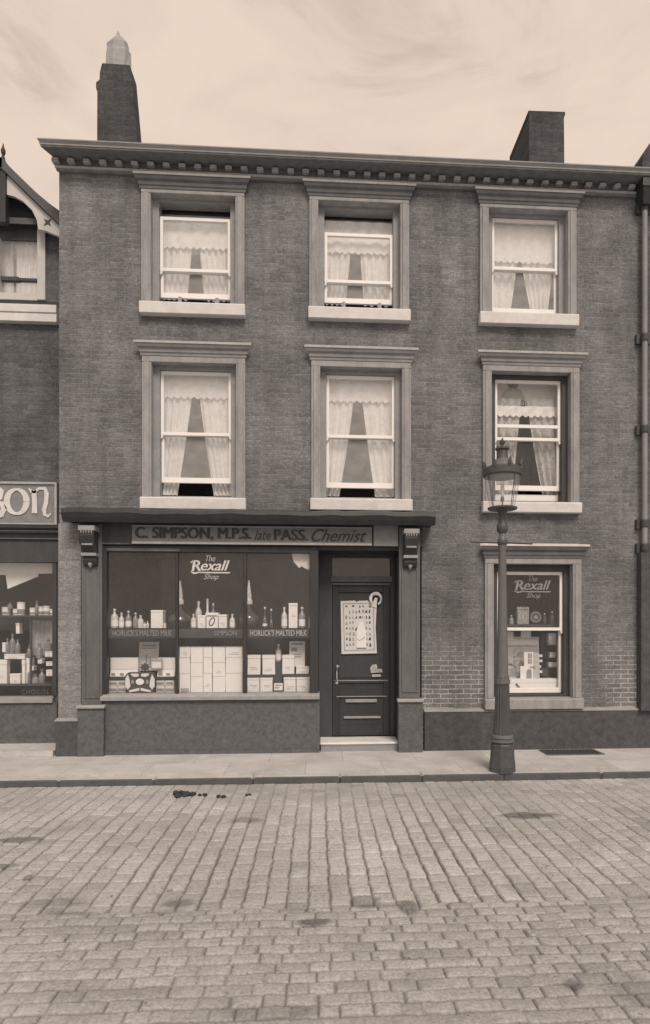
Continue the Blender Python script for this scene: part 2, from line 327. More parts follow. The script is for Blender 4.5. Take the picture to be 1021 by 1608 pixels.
# ------------------------------------------------------------------ ground
def sett_road():
    x=np.arange(-2.6,9.8,.0095); y=np.arange(-6.4,-1.349,.0085)
    X,Y=np.meshgrid(x,y); nx,ny=len(x),len(y)
    def wav(a,b,k): return np.sin(a*1.7+k)*.5+np.sin(b*2.3+1.3*k)*.3+np.sin(a*.6+b*.9+2.1*k)*.6
    def cells(A,B,w,l,cj,rj,jw):
        """courses of width w along B; stones of mean length l along the course"""
        A=A+.008*wav(B,A,.4)+.003*np.sin(B*13+A*3)+.002*np.sin(B*37+A*11); i=np.floor(A/w).astype(int); u=(A/w-i)
        tab=np.random.default_rng(5+int(w*1000)); off=tab.random(4000)*l; ln=l*(.86+.28*tab.random(4000))
        ii=(i+1500)%4000
        q=(B+off[ii])/ln[ii]; q=q+.16*np.sin(q*2.1+ii*1.7); j=np.floor(q).astype(int); v=q-j
        h=(np.sin(i*127.1+j*311.7)*43758.5453)%1; h2=(np.sin(i*269.5+j*183.3)*24634.63)%1
        du=np.minimum(u,1-u)*w; dv=np.minimum(v,1-v)*ln[ii]
        cw=.5+.9*((np.sin(i*91.7)*7919.3)%1)
        e=np.minimum(du/(cj*(.6+.8*h)*cw+.001),dv/(rj*(.35+1.3*h2)+.0005))
        return np.clip(e,0,1),h,h2,np.minimum(du,dv),j
    e1,h1,g1,d1,_=cells(X,Y,.135,.165,.0105,.006,0)
    e2,h2,g2,d2,_=cells(Y,X,.094,.142,.006,.0062,0)
    B=Y< -4.45+.012*np.sin(X*5)
    e=np.where(B,e2,e1); h=np.where(B,h2,h1); g=np.where(B,g2,g1); d=np.where(B,d2,d1)
    far=np.clip((-1.6-Y)/1.6,0,1)                         # towards the kerb the joints are worn and silted full
    sm=e*e*(3-2*e); silt=np.clip(.5+.5*wav(X*.9,Y*1.3,3.3),0,1)
    crown=np.clip(d/.06,0,1); crown=1-(1-crown)**2
    dep=(.006+.012*far)*(1-.35*silt)
    Z=-.088+dep*(sm-1)+.0045*crown*(.4+.6*far)+(h-.5)*.006+.012*wav(X*.5,Y*.7,1.)*.5+RNG.normal(0,.0006,X.shape)
    stone=(np.where(B,.345,.39)+.05*(h-.5)+.03*(g-.5))*(1+.09*wav(X*1.4,Y*2.1,5.1))*np.where(g>.93,.82,1.)  # near courses toned darker: a vignette painted into the stone
    dirt=.075+.13*(1-far)+.08*silt
    T=dirt+(stone-dirt)*sm
    T=T*(1-.38*np.exp(-((Y+4.45-.012*np.sin(X*5))/.022)**2)*np.clip(.3+wav(X*6,Y,2.2),0,1))
    # wet, trodden and missing places
    for (u,v,ru,rv,k) in ((830,1281,46,4,.45),(495,1448,26,6,.4),(575,1418,22,9,.62),(640,1425,14,10,.55),(30,1320,34,4,.5),(5,1362,25,4,.6),(280,1420,22,6,.6),(380,1289,26,4,.62),
                        (80,1420,40,7,.75),(900,1545,16,9,.5),(1000,1560,40,28,.72),(420,1590,60,12,.75),(600,1540,70,14,.85),(815,1390,20,18,.8),(690,1500,60,10,.85),(150,1560,120,12,.85),(44,1380,6,4,.5)):
        r=[FW[0]+(u-PX)/FP*RT[0],FW[1]+(u-PX)/FP*RT[1],(PY-v)/FP]; t=(CAMH+.088)/-r[2]; px=CAMX+t*r[0]; py=-CAMD+t*r[1]
        s=FP/(t); lx=ru/s; ly=rv*t*t/FP/(CAMH+.088)
        q=((X-px)/lx)**2+((Y-py)/ly)**2+.5*wav(X*9,Y*9,u*.1)
        T=T*(1-(1-k)*np.clip(1.6-q,0,1))
    co=np.stack([X,Y,Z],-1).reshape(-1,3).astype(np.float32)
    I=np.arange(nx*ny).reshape(ny,nx); Q=np.stack([I[:-1,:-1],I[:-1,1:],I[1:,1:],I[1:,:-1]],-1).reshape(-1,4).astype(np.int32)
    me=bpy.data.meshes.new('road'); me.vertices.add(len(co)); me.vertices.foreach_set('co',co.ravel())
    me.loops.add(Q.size); me.loops.foreach_set('vertex_index',Q.ravel()); me.polygons.add(len(Q)); me.polygons.foreach_set('loop_start',np.arange(0,Q.size,4,dtype=np.int32))
    me.update(calc_edges=True); me.polygons.foreach_set('use_smooth',np.ones(len(Q),bool))
    ca=me.color_attributes.new('tone','FLOAT_COLOR','POINT'); T=T.reshape(-1); ca.data.foreach_set('color',np.stack([T,T*1.005,T*1.02,np.ones_like(T)],-1).astype(np.float32).ravel())
    o=link('road',me,'road'); tag(o,kind='structure')
sett_road()
g=mk('ground',MB().add([(-300,-300,-.13),(300,-300,-.13),(300,300,-.13),(-300,300,-.13)],[(0,1,2,3)]),'ground'); tag(g,kind='structure')
m=MB()
for a,b,c,d in ((-40,-2.6,-9.6,-1.35),(9.8,40,-9.6,-1.35),(-2.6,9.8,-9.6,-6.4)): m.box(a,b,c,d,-.126,-.095)
tag(mk('road_beyond',m,flags('far_setts',.36)),kind='structure')
m=MB().box(-40,40,-1.18,.62,-.12,0.)
tag(mk('pavement',m,'pave'),kind='structure')
m=MB()
x=-40.
while x<40:
    l=.9+.25*random.random(); z=-.012+random.uniform(-.002,.002); m.box(x+.003,x+l-.003,-1.347+random.uniform(0,.004),-1.182,-.16,z); x+=l
kb=mk('kerb',m,'pave',bevel=.012); tag(kb,kind='structure'); kb.data.materials.append(M['kerb'])
for p in kb.data.polygons:
    if p.normal.y<-.6: p.material_index=1
m=MB().box(-4.,-.03,-.12,.6,.002,.07); tag(mk('forecourt',m,'pave'),kind='structure')
# ------------------------------------------------------------------ the shop building
shop=thing('shop_house','three storey brick house with chemist shopfront, six upper sash windows and two dark chimneys','house',(0,0,0))
WX1=7.70; ZT=7.62
def row(z1,v1,v2,u,Hh):
    b_=az(v1,-.045,u); return z1,(z1-b_,b_-az(v2,.075,u),Hh)
TP={'T':row(7.236,316.5,329.5,565,.165),'M':row(5.101,569.7,581,305,.16),'G':row(2.538,885.5,896.5,836,.176)}
WIN=dict(
 TL=dict(c=1.69, sill=(5.632,5.780),top=7.262,desc='top floor left window', s=(318,342,425,470,476), lo=True),
 TM=dict(c=3.835,sill=(5.633,5.784),top=7.265,desc='top floor middle window', s=(331,367,443,478,487), lo=True),
 TR=dict(c=6.09, sill=(5.636,5.789),top=7.261,desc='top floor right window', s=(342,344,423,494,496), lo=False),
 ML=dict(c=1.70, sill=(3.139,3.287),top=5.123,desc='first floor left window', s=(580,582,682,759,777), lo=True),
 MM=dict(c=3.86, sill=(3.150,3.299),top=5.118,desc='first floor middle window', s=(588,590,686,767,780), lo=True),
 MR=dict(c=6.13, sill=(3.150,3.286),top=5.117,desc='first floor right window', s=(595,597,690,771,779), lo=True),
 GR=dict(c=6.157,sill=(.543,.679),top=2.545,desc='ground floor window beside the lamp', s=(888,897,988,1088,1092), lo=False))
SHX=(.285,4.66); SHZ=2.93
for k,w in WIN.items(): w['z1'],w['tp']=TP[k[0]]
holes=[(w['c']-.546,w['c']+.546,w['sill'][1],w['z1']-w['tp'][0]+.012) for w in WIN.values()]+[(SHX[0],SHX[1],-.2,SHZ)]
part('front_wall',wall(MB(),0.,WX1,-.15,ZT,holes,0.,.30),'brick',shop)
for a_ in (0.,WX1-.3): part('side_wall',MB().box(a_,a_+.3,.303,8.,-.15,ZT),'brick_side',shop)
m=MB().box(.303,WX1-.303,7.7,7.95,-.15,ZT); part('back_wall',m,'brick_side',shop)
m=MB().prism([(0,0)],0,0) if False else MB()
m.run([(-.06,7.70),(4.,10.1),(8.2,7.60),(8.2,7.45),(4.,9.95),(-.06,7.55)],-.02,WX1+.3); part('roof',m,'slate',shop)
m=MB().prism([(0,ZT),(0.02,ZT)],0,0) if False else MB()
for xa in (0.,WX1-.28):
    m=MB().add([(xa,0,ZT),(xa,8,ZT),(xa,4,9.95),(xa+.28,0,ZT),(xa+.28,8,ZT),(xa+.28,4,9.95)],[(0,1,2),(3,5,4),(0,3,4,1),(1,4,5,2),(2,5,3,0)]); part('gable_wall',m,'brick_side',shop)
m=MB()
for z in (3.0,5.5,7.5): m.box(.31,WX1-.31,.31,7.65,z-.1,z)
m.box(.31,WX1-.31,4.,4.1,.0,7.39); m.box(4.75,4.85,.31,3.99,0.,7.39); m.box(2.7,2.78,.31,3.99,3.01,7.39); part('interior',m,'inner',shop)
# cornice with modillions, gutter on top
zt=az(238,-.31); zs=7.553; XE=8.3      # gutter top, soffit
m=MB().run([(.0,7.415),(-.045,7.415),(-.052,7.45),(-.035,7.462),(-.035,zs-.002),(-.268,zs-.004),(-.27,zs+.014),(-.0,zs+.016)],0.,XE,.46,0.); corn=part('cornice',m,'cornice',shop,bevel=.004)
m=MB(); x=-.055
while x<XE-.1:
    j=random.uniform(-.006,.006); k_=random.uniform(-.004,.004); m.box(x+j,x+.085+j,-.12,-.036,7.487+k_,zs-.02); m.box(x+.010+j,x+.075+j,-.132,-.1205,7.50+k_,zs-.026); x+=.197
m.run([(-.0455,7.44),(-.066,7.44),(-.070,7.47),(-.036,7.474)],-.03,XE)
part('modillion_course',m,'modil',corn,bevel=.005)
m=MB().run([(-.0,zs+.018),(-.262,zs+.018),(-.272,zs+.022),(-.276,zs+.035),(-.292,zs+.05),(-.31,zt-.012),(-.312,zt),(-.28,zt+.002),(-.02,zt-.02)],0.,XE,.46,0.); gut=part('gutter',m,'gutter',shop)
part('gutter_lip',MB().run([(-.263,zs+.0185),(-.279,zs+.0185),(-.282,zs+.032),(-.277,zs+.034)],0.,XE,.46,0.),'pale_edge',gut)
# --- windows
def sash_window(root,key,w):
    c=w['c']; z0=w['sill'][1]; z1=w['z1']; bt,hd,H=w['tp']; h=.655
    st,ut,mr,lb,ob=w['s']; u=at
    m=MB()
    bw=.118
    m.box(c-h,c-h+bw,-.045,.10,z0+.002,z1-bt-.001); m.box(c+h-bw,c+h,-.045,.10,z0+.002,z1-bt-.001); m.box(c-h,c+h,-.047,.10,z1-bt,z1)
    m.box(c-h+.028,c-h+bw-.026,-.058,-.044,z0+.004,z1-bt-.002); m.box(c+h-bw+.026,c+h-.028,-.058,-.044,z0+.004,z1-bt-.002)
    win=part('window',m,'stone',root,bevel=.005)
    # hood on top
    t=z1+.002
    prof=[(.0,t),(-.052,t),(-.054,t+.2*H),(-.066,t+.26*H),(-.07,t+.5*H),(-.095,t+.62*H),(-.108,t+.8*H),(-.112,t+H),(-.0,t+H+.02)]
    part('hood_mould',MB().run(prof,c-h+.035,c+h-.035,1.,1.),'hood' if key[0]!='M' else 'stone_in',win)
    if key!='GR':  # pale edge paints the sky-lit top of the hood
        part('hood_top_edge',MB().run([(-.113,t+H-.024),(-.119,t+H-.023),(-.12,t+H+.006),(-.0,t+H+.028),(-.0,t+H+.021),(-.113,t+H+.001)],c-h+.035,c+h-.035,1.,1.),'pale_edge',win)
    else: part('hood_top_edge',MB().run([(-.113,t+H-.02),(-.118,t+H-.019),(-.12,t+H+.008),(-.0,t+H+.03),(-.0,t+H+.021),(-.113,t+H+.001)],c-h+.035,c+h-.035,1.,1.),'sill',win)
    m=MB().run([(.12,w['sill'][0]),(-.10,w['sill'][0]-.004),(-.105,z0-.012),(-.09,z0),(.12,z0+.012)],c-h-.012,c+h+.012); part('sill',m,'sill' if key!='GR' else 'stone',win,bevel=.006)
    # box frame in the reveal
    fx=.535; ow=.086; hd=hd+.012; m=MB()
    Yf=.075
    m.ring(c-fx-.009,c+fx+.009,z0+.013,z1-bt+.010,ow,Yf,.24,wt=hd,wb=.03)
    part('box_frame',m,'frame' if key[0]=='T' or key in('ML','MM') else 'dark2',win,bevel=.004)
    sx=fx-.079
    um={'L':305,'M':565,'R':830}[key[1]]; zU=az(ut,.12,um); zM=az(mr,.12,um); zL=az(lb,.17,um)
    lim=z1-bt-hd+.006
    zU=min(zU,lim)
    up=part('upper_sash',MB().ring(c-sx,c+sx,zM-.02,zU,.038,.115,.15,wt=.045,wb=.042),'white',win,bevel=.003)
    for sg in (-1,1):      # sash horns
        xa=c+sg*(sx-.019); m=MB().prism([(xa-.016,zM-.02),(xa+.016,zM-.02),(xa+.01*sg+.012,zM-.05),(xa+.01*sg-.008,zM-.062)],.117,.148); part('sash_horn',m,'white',up)
    zl0=max(zL,z0+.046)
    part('lower_sash',MB().ring(c-sx,c+sx,zl0,zM+.018,.036,.155,.19,wt=.036,wb=.07),'white',win,bevel=.003)
    gm={'T':'g_up','M':'g_up','G':'g_shop'}[key[0]]
    if key=='MR': gm='g_mr'
    part('pane',MB().box(c-sx+.03,c+sx-.03,.130,.134,zM,zU-.03).box(c-sx+.03,c+sx-.03,.170,.174,zl0+.06,zM+.002),gm,win)
    if key=='MR':
        part('glazing_bar',MB().box(c-sx+.038,c+sx-.038,.118,.148,az(672,.12,830),az(667,.12,830)),'white',up)
    if key in ('TL','TM'):
        for sg in (-.2,.28): part('sash_stop',MB().frustum((c+sg-.03,c+sg+.03,.10,.14,z0+.012),(c+sg-.02,c+sg+.02,.105,.135,zl0-.003)),'ledge',win)
    if key in ('ML','MM','MR'):
        part('draught_board',MB().box(c-sx,c+sx,.20,.215,z0+.02,z0+.07 if key!='MR' else az(777,.2,830)),'white',win)
    return win
for k,w in WIN.items(): sash_window(shop,k,w)
# --- curtains: every panel hangs by itself
def drape(x0t,x1t,x0b,x1b,zt,zb,y,folds=7,amp=.018,bow=0.,nx=48,nz=14,scal=0.,hem=0.):
    vs=[];fs=[]; ph=random.random()*6
    for j in range(nz+1):
        s=j/nz
        for i in range(nx+1):
            t=i/nx; a=x0t+(x1t-x0t)*t; b=x0b+(x1b-x0b)*t
            x=a+(b-a)*(s**1.15)+bow*math.sin(PI*s)*t
            yy=y+amp*(.45+.55*s)*math.sin(t*folds*2*PI+ph+.7*math.sin(s*3))+.006*math.sin(t*folds*5+s*4)
            z=zt+(zb-zt)*s
            if j==nz and scal: z-=scal*abs(math.sin(t*PI*max(5,round((x1t-x0t)/.085))))
            vs.append((x,yy,z))
    for j in range(nz):
        for i in range(nx): a=j*(nx+1)+i; fs.append((a,a+1,a+nx+2,a+nx+1))
    return MB().add(vs,fs)
CUR={ # gap between the two panels: (u_left,u_right) at sash top, waist and bottom ; valance bottom v
 'TL':dict(g=((303,312),(294,321)),v=(345,388),zr=(384,472)),
 'TM':dict(g=((552,565),(543,572)),v=(350,396),zr=(392,480)),
 'TR':dict(g=((814,817),(802,833)),v=(345,411),zr=(411,492)),
 'ML':dict(g=((303,312),(279,336)),v=(585,623),zr=(623,778)),
 'MM':dict(g=((557,568),(533,589)),v=(592,629),zr=(629,780)),
 'MR':dict(g=((818,828),(803,853)),v=(640,655),zr=(655,780))}
for k,d in CUR.items():
    w=WIN[k]; c=w['c']; Y=.245; um={'L':305,'M':565,'R':830}[k[1]]; desc=w['desc']
    zt_=az(d['zr'][0],Y,um); zb_=az(d['zr'][1],Y,um); (a0,a1),(b0,b1)=d['g']; mt='lace' if k!='MR' else 'lace_open'
    top=w['top']-.1
    xa0,xa1,xb0,xb1=ax(a0,Y),ax(a1,Y),ax(b0,Y),ax(b1,Y)
    grp='lace curtains in the upper windows'
    for side,(p0,p1,q0,q1) in (('left',(c-.56,xa0,c-.56,xb0)),('right',(xa1,c+.56,xb1,c+.56))):
        if k=='TR' and side=='right': q1=ax(859,Y); p1=ax(871,Y)
        o=mk('lace_curtain',drape(p0,p1,q0,q1,zt_+.12 if k!='MR' else zt_+.25,zb_,Y,folds=random.choice((4,5,6,7)) if k!='MR' else 4,amp=random.uniform(.014,.022) if k!='MR' else .03),mt,smooth=True)
        tag(o,f'{"white" if k!="MR" else "open patterned"} lace curtain drawn back to the {side} in the {desc}','curtain',grp)
    vt,vb=d['v']
    if k=='MR':
        b=thing('roller_blind',f'pale roller blind half down at the {desc}','blind',(c,.34,0)); 
        part('cloth',MB().box(c-.56,c+.56,.338,.342,az(640,.34,830),w['z1']-.1),'blind',b); part('roller',MB().tube([(c-.56,.34,w['z1']-.08),(c+.56,.34,w['z1']-.08)],.02),'white',b)
        o=mk('curtain_valance',drape(c-.56,c+.56,c-.56,c+.56,az(638,.21,830),az(652,.21,830),.21,folds=6,amp=.006,nx=120,nz=6,scal=.03),'lace',smooth=True)
        tag(o,f'scalloped white lace edging across the {desc}','valance','lace valances')
    else:
        o=mk('curtain_valance',drape(c-.56,c+.56,c-.56,c+.56,az(vt,.21,um)+(.1 if k not in('TL','TM') else .012),az(vb,.21,um),.21,folds=6,amp=.006,nx=120,nz=8,scal=.03),'lace',smooth=True)
        tag(o,f'white lace valance with scalloped hem across the top of the {desc}','valance','lace valances')
    if k in('TL','TM'):
        b=thing('roller_blind',f'cream roller blind pulled part down behind the lowered sash of the {desc}','blind',(c,.36,0))
        zz=az(342 if k=='TL' else 350,.36,um)
        part('cloth',MB().box(c-.56,c+.56,.358,.362,az(400,.36,um),zz+.03),'blind',b); part('roller',MB().tube([(c-.56,.36,zz+.05),(c+.56,.36,zz+.05)],.022),'dark2',b)
# the lamp seen through the first floor right window
hx,_=at(806,620,.32); hl=thing('hanging_lamp','hanging lamp with a grey domed shade and beaded fringe behind the first floor right window','lamp',(hx,.325,az(640,.3,806)))
zf=lambda v:az(v,.3,806)
part('lamp_shade',MB().lathe([(.165,zf(628)),(.16,zf(622)),(.13,zf(615)),(.08,zf(610)),(.05,zf(609))],hx,.325,24,.08),'shade',hl,smooth=True)
part('fringe',MB().lathe([(.17,zf(638)),(.172,zf(628.5)),(.16,zf(628.2))],hx,.325,24,.09),'ink',hl)
part('gallery',MB().lathe([(.04,zf(609)),(.075,zf(604)),(.09,zf(600)),(.03,zf(598))],hx,.325,20,.1),'irond',hl)
for i in range(4): part('bead_ring',MB().add([(hx+(i-1.5)*.085+.026*math.cos(a*PI/4),.300,zf(633)+.026*math.sin(a*PI/4)) for a in range(8)]+[(hx+(i-1.5)*.085+.014*math.cos(a*PI/4),.300,zf(633)+.014*math.sin(a*PI/4)) for a in range(8)],[(a,(a+1)%8,8+(a+1)%8,8+a) for a in range(8)]),'card2',hl)
# ------------------------------------------------------------------ shopfront joinery
fr=part('shopfront',MB(),'dark',shop) if False else None
YG=-.005
def sx_(u,Y=YG): return ax(u,Y)
def sz_(v,Y=YG,u=330): return az(v,Y,u)
x0,x1=sx_(165),sx_(490); zs0,zs1=sz_(1090),sz_(868)
m=MB(); m.add([(x,y,z) for y in (-.05,.05) for x,z in ((x0-.03,zs0),(x0+.035,zs0),(x0+.035,zs1),(x1-.03,zs1),(x1-.03,zs0),(x1+.085,zs0),(x1+.085,zs1+.08),(x0-.03,zs1+.08))],[tuple(range(8)),tuple(range(15,7,-1))]+[(i,(i+1)%8,(i+1)%8+8,i+8) for i in range(8)])
xm=[(sx_(276),sx_(280.5)),(sx_(382),sx_(388))]
front=part('shopfront',m,'dark',shop,bevel=.006)
for a,b in xm: part('mullion',MB().box(a,b,-.035,.049,zs0+.001,zs1-.001),'dark',front,bevel=.006)
mr0,mr1=sz_(1001),sz_(988)
segs=[(x0+.036,xm[0][0]-.001),(xm[0][1]+.001,xm[1][0]-.001),(xm[1][1]+.001,x1-.031)]
part('pane',MB().box(segs[0][0],segs[0][1],-.004,.0,zs0,zs1).box(segs[1][0],segs[1][1],-.004,.0,zs0,zs1).box(segs[2][0],segs[2][1],-.004,.0,zs0,zs1),'g_shop',front)
for a,b in segs: part('display_shelf',MB().box(a,b,.012,.30,mr1-.022,mr1).box(a,b,.010,.016,mr0-.005,mr1-.0221),'dark2',front)
for (a,b),t,u in zip(segs,("HORLICK'S MALTED MILK","","HORLICK'S MALTED MILK"),((177,270),(0,0),(393,482))):
    if t: words('lettering',t,sx_(u[0]),sx_(u[1]),sz_(998.5),sz_(989.5),-.0055,'giltd' if u[0]<300 else 'gilt',front,th=.002,bold=.01)
words('lettering','SIMPSON',sx_(336),sx_(372),sz_(998),sz_(990),-.0055,'giltd',front,th=.002)
m=MB().run([(.1,sz_(1098)),(-.12,sz_(1098)),(-.125,sz_(1092)),(-.05,sz_(1089)),(.1,sz_(1088))],sx_(163)-.01,sx_(502)); part('sill',m,'ledge',front,bevel=.004)
part('stall_riser',MB().box(sx_(163),sx_(502),-.07,.08,.05,sz_(1098)-.002).box(sx_(163),sx_(502),-.085,.08,-.02,.049),'riser',front)
part('window_head',MB().box(SHX[0],x0-.031,-.03,.06,zs0-.03,SHZ).box(x0-.03,x1+.085,-.028,.05,zs1+.081,SHZ),'dark',front)
# pale strip under the head, where the blind case is worn
part('head_bead',MB().box(x0+.04,x0+.95,-.052,-.046,zs1+.012,zs1+.045),'pilaster',front)
# fascia
part('fascia',MB().box(SHX[0]-.01,SHX[1],-.07,-.031,sz_(857),3.02),'dark2',front)
part('fascia_bead',MB().box(sx_(161),sx_(205),-.085,-.071,sz_(857),sz_(855)),'pilaster',front)
# canopy / blind case with lead flashing
Yc=-.36; m=MB()
zc1=az(803,Yc); zc0=az(822,Yc); n=36; xa,xb=at(104,800,-.2)[0],at(681,800,-.2)[0]
prof=lambda d:[(-.002,3.135+d),(-.19,3.118+d),(Yc,zc1+d),(Yc-.01,zc1-.05+d),(Yc+.02,zc0+.05),(Yc+.06,zc0),(-.2,zc0+.01),(-.12,zc0+.03),(-.002,zc0+.03)]
vs=[];fs=[]
for i in range(n+1):
    x=xa+(xb-xa)*i/n; d=.006*math.sin(i*1.3)+.005*math.sin(i*.47)+random.uniform(-.004,.004)
    vs+=[(x,y,z) for y,z in prof(d)]
k=len(prof(0))
for i in range(n):
    for j in range(k): fs.append((i*k+j,i*k+(j+1)%k,(i+1)*k+(j+1)%k,(i+1)*k+j))
fs+=[tuple(range(k)),tuple(n*k+j for j in range(k))]
part('canopy',MB().add(vs,fs),'dark',front)
# pilasters with scroll brackets
def pilaster(u0,u1,b0,b1,vc):
    Y=-.10
    xa,xb=ax(u0,Y),ax(u1,Y); q0,q1=ax(b0,-.14),ax(b1,-.14); zc=az(vc,-.14)
    m=MB(); m.box(xa,xb,Y,-.033,zc+.022,2.93); m.ring(xa+.03,xb-.03,zc+.10,2.40,.022,Y-.012,Y+.001)
    p=part('pilaster',m,'pilaster',front,bevel=.004)
    part('pilaster_base',MB().frustum((q0,q1,-.15,-.03,-.02),(q0,q1,-.14,-.03,zc-.02)),'riser',p)
    part('base_cap',MB().run([(-.03,zc-.019),(-.165,zc-.019),(-.165,zc),(-.13,zc+.02),(-.03,zc+.021)],q0-.012,q1+.012),'ledge',p)
    cx=(xa+xb)/2; w=.085
    zt=az(832,-.2); zz=lambda v:az(v,-.18)
    m=MB().run([(Y-.001,zt),(-.27,zt),(-.28,zz(846)),(-.25,zz(858)),(-.20,zz(868)),(-.17,zz(876)),(-.18,zz(882)),(-.15,zz(889)),(Y-.001,zz(892))],cx-w,cx+w)
    br=part('bracket',m,'dark',p,bevel=.006)
    m=MB().box(cx-w-.012,cx+w+.012,-.295,Y,zz(838),zz(831)); m_=MB().box(cx-w+.02,cx+w-.02,-.27,-.2,zz(860),zz(857.6)); part('bracket_fillet',m_,'ledge',br); part('bracket_band',MB().box(cx-w-.006,cx+w+.006,-.212,Y,zz(875.5),zz(871)),'ledge',br)
    for i in range(5): xx=cx-w+.02+i*.032; m.prism([(xx-.012,zz(838)),(xx+.012,zz(838)),(xx,zz(843))],-.29,-.27)
    part('bracket_cap',m,'ledge',br)
    part('bracket_drop',MB().lathe([(.004,zz(893)),(.022,zz(890)),(.03,zz(887)),(.01,zz(885))],cx,-.15,10),'ledge',br)
pilaster(128,160,122,163,1107); pilaster(627,660,626,664,1101)
# brick pier and its base, left of the left pilaster
part('brick_pier_sunlit',MB().box(ax(92,-.03),ax(128,-.03)-.004,-.035,-.004,az(1128,-.035),az(826,-.035)),'brick_pier_sunlit',shop)
part('pier_base',MB().box(ax(87,-.12),ax(122,-.14)-.003,-.12,.02,-.02,az(1129,-.12)),'plinth',shop,bevel=.008)
part('plinth',MB().box(ax(664,-.05)+.02,WX1+.1,-.06,-.003,-.02,az(1117,-.06,830)),'plinth',shop,bevel=.008)
part('plinth_weathering',MB().run([(-.002,az(1116.8,-.06,830)),(-.064,az(1116.8,-.06,830)),(-.064,az(1115.4,-.06,830)),(-.002,az(1112.5,-.06,830))],ax(664,-.05)+.02,WX1+.1),'ledge',shop)
part('pier_base_cap',MB().run([(.02,az(1128.9,-.12)),(-.125,az(1128.9,-.12)),(-.125,az(1127.6,-.12)),(-.04,az(1125,-.12))],ax(86,-.12),ax(123,-.14)-.003),'ledge',shop)
# doorway
YD=.42; dx0,dx1=x1+.088,ax(627,-.03)
m=MB(); m.box(dx0-.03,dx0,.051,YD,.11,SHZ); m.box(dx1,dx1+.04,-.03,YD,.11,SHZ); m.box(dx0,dx1,-.03,YD,az(864,-.03,560),SHZ)
jb=part('door_lobby',m,'dark',shop)
m=MB(); a0,a1=ax(522,YD),ax(613,YD); tz0,tz1=az(914,YD,560),az(905,YD,560)
m.box(dx0,a0,YD,YD+.08,.11,2.75); m.box(a1,dx1,YD,YD+.08,.11,2.75); m.box(a0+.001,a1-.001,YD+.0,YD+.08,2.62,2.75)
df=part('door_frame',m,'dark2',shop,bevel=.006)
part('transom',MB().box(a0-.02,a1+.02,YD-.03,YD-.001,tz0,tz1).box(a0-.01,a1+.01,YD-.02,YD-.001,tz0-.04,tz0-.015),'pilaster',df)
part('fanlight',MB().box(a0,a1,YD+.03,YD+.034,tz1,2.62),'g_shop',df)
dz=lambda v:az(v,YD,560)
m=MB().box(a0+.004,a1-.004,YD+.03,YD+.07,.125,tz0-.001)
# stiles, rails proud of the panels
for p,q in ((a0+.004,a0+.09),(a1-.09,a1-.004)): m.box(p,q,YD+.012,YD+.031,.126,tz0-.002)
for z0_,z1_ in ((.126,dz(1140)),(dz(1094),dz(1078)),(dz(1073),dz(1066)),(dz(930),tz0-.003)): m.box(a0+.091,a1-.091,YD+.012,YD+.031,z0_,z1_)
door=part('door',m,'dark',shop,bevel=.004)
m=MB(); 
m.run([(YD+.03,dz(1103)),(YD+.005,dz(1103)),(YD+.005,dz(1099)),(YD+.03,dz(1098))],ax(543,YD),ax(592,YD)); m.run([(YD+.03,dz(1129)),(YD+.005,dz(1128)),(YD+.005,dz(1126)),(YD+.03,dz(1125))],ax(540,YD),ax(598,YD))
m.box(a0+.03,a1-.03,YD+.006,YD+.013,dz(1069.5),dz(1068)); m.box(a0+.06,a1-.04,YD+.006,YD+.013,dz(1094.5),dz(1093))
part('door_moulding',m,'ledge',door)
hx=ax(529,YD); m=MB().tube([(hx,YD+.01,dz(1046)),(hx+.005,YD-.03,dz(1048)),(hx,YD-.035,dz(1056)),(hx-.002,YD-.03,dz(1066)),(hx,YD+.01,dz(1070))],.011); m.box(hx-.016,hx+.016,YD+.0,YD+.011,dz(1074),dz(1066)); m.lathe([(.0,dz(1049)),(.024,dz(1047)),(.024,dz(1045.5)),(.0,dz(1043.5))],hx+.012,YD-.004,12)
part('handle',m,'brass',door,smooth=True)
part('door_glass',MB().box(a0+.092,a1-.092,YD+.024,YD+.029,dz(1064),dz(932)),'ink',door)
# doorstep
m=MB().box(ax(502.5,-.03),ax(627.5,-.03),-.035,YD-.001,.085,.118); ds=part('doorstep',m,'step',shop,bevel=.012)
part('step_riser',MB().box(ax(504,-.02),ax(627,-.02),-.015,.2,-.02,.084),'stepr',ds)
# chimneys
def chim_poly(P,Y,d,name='chimney'):
    m=MB().prism([at(u,v,Y) for u,v in P],Y,Y+d); return m
Yk=1.5
ch=part('chimney',chim_poly([(152,262),(152.5,141),(150.5,139),(150.5,128),(156,124),(156.5,112),(160,98),(203.5,101),(206,108),(219.5,262)],Yk,.30),'brick_chim',shop,bevel=.012)
px,pz=at(186,100,Yk+.3)
zq=lambda v:az(v,Yk+.3,186)
rr=[]
pot=part('chimney_pot',MB().lathe([(.18,zq(122)),(.178,zq(97)),(.16,zq(90)),(.165,zq(84)),(.12,zq(78)),(.055,zq(71)),(.012,zq(63.5))],ax(186,Yk+.15),Yk+.15,6,.6,.2),'pot',ch)
for v_ in pot.data.vertices: v_.co.x+=random.uniform(-.02,.02); v_.co.z+=random.uniform(-.025,.02)
ch2=part('chimney',chim_poly([(831,300),(831,181),(830,180),(830,173),(888,175),(888,180),(886,183),(887,300)],Yk,1.0),'brick_chim',shop,bevel=.012)
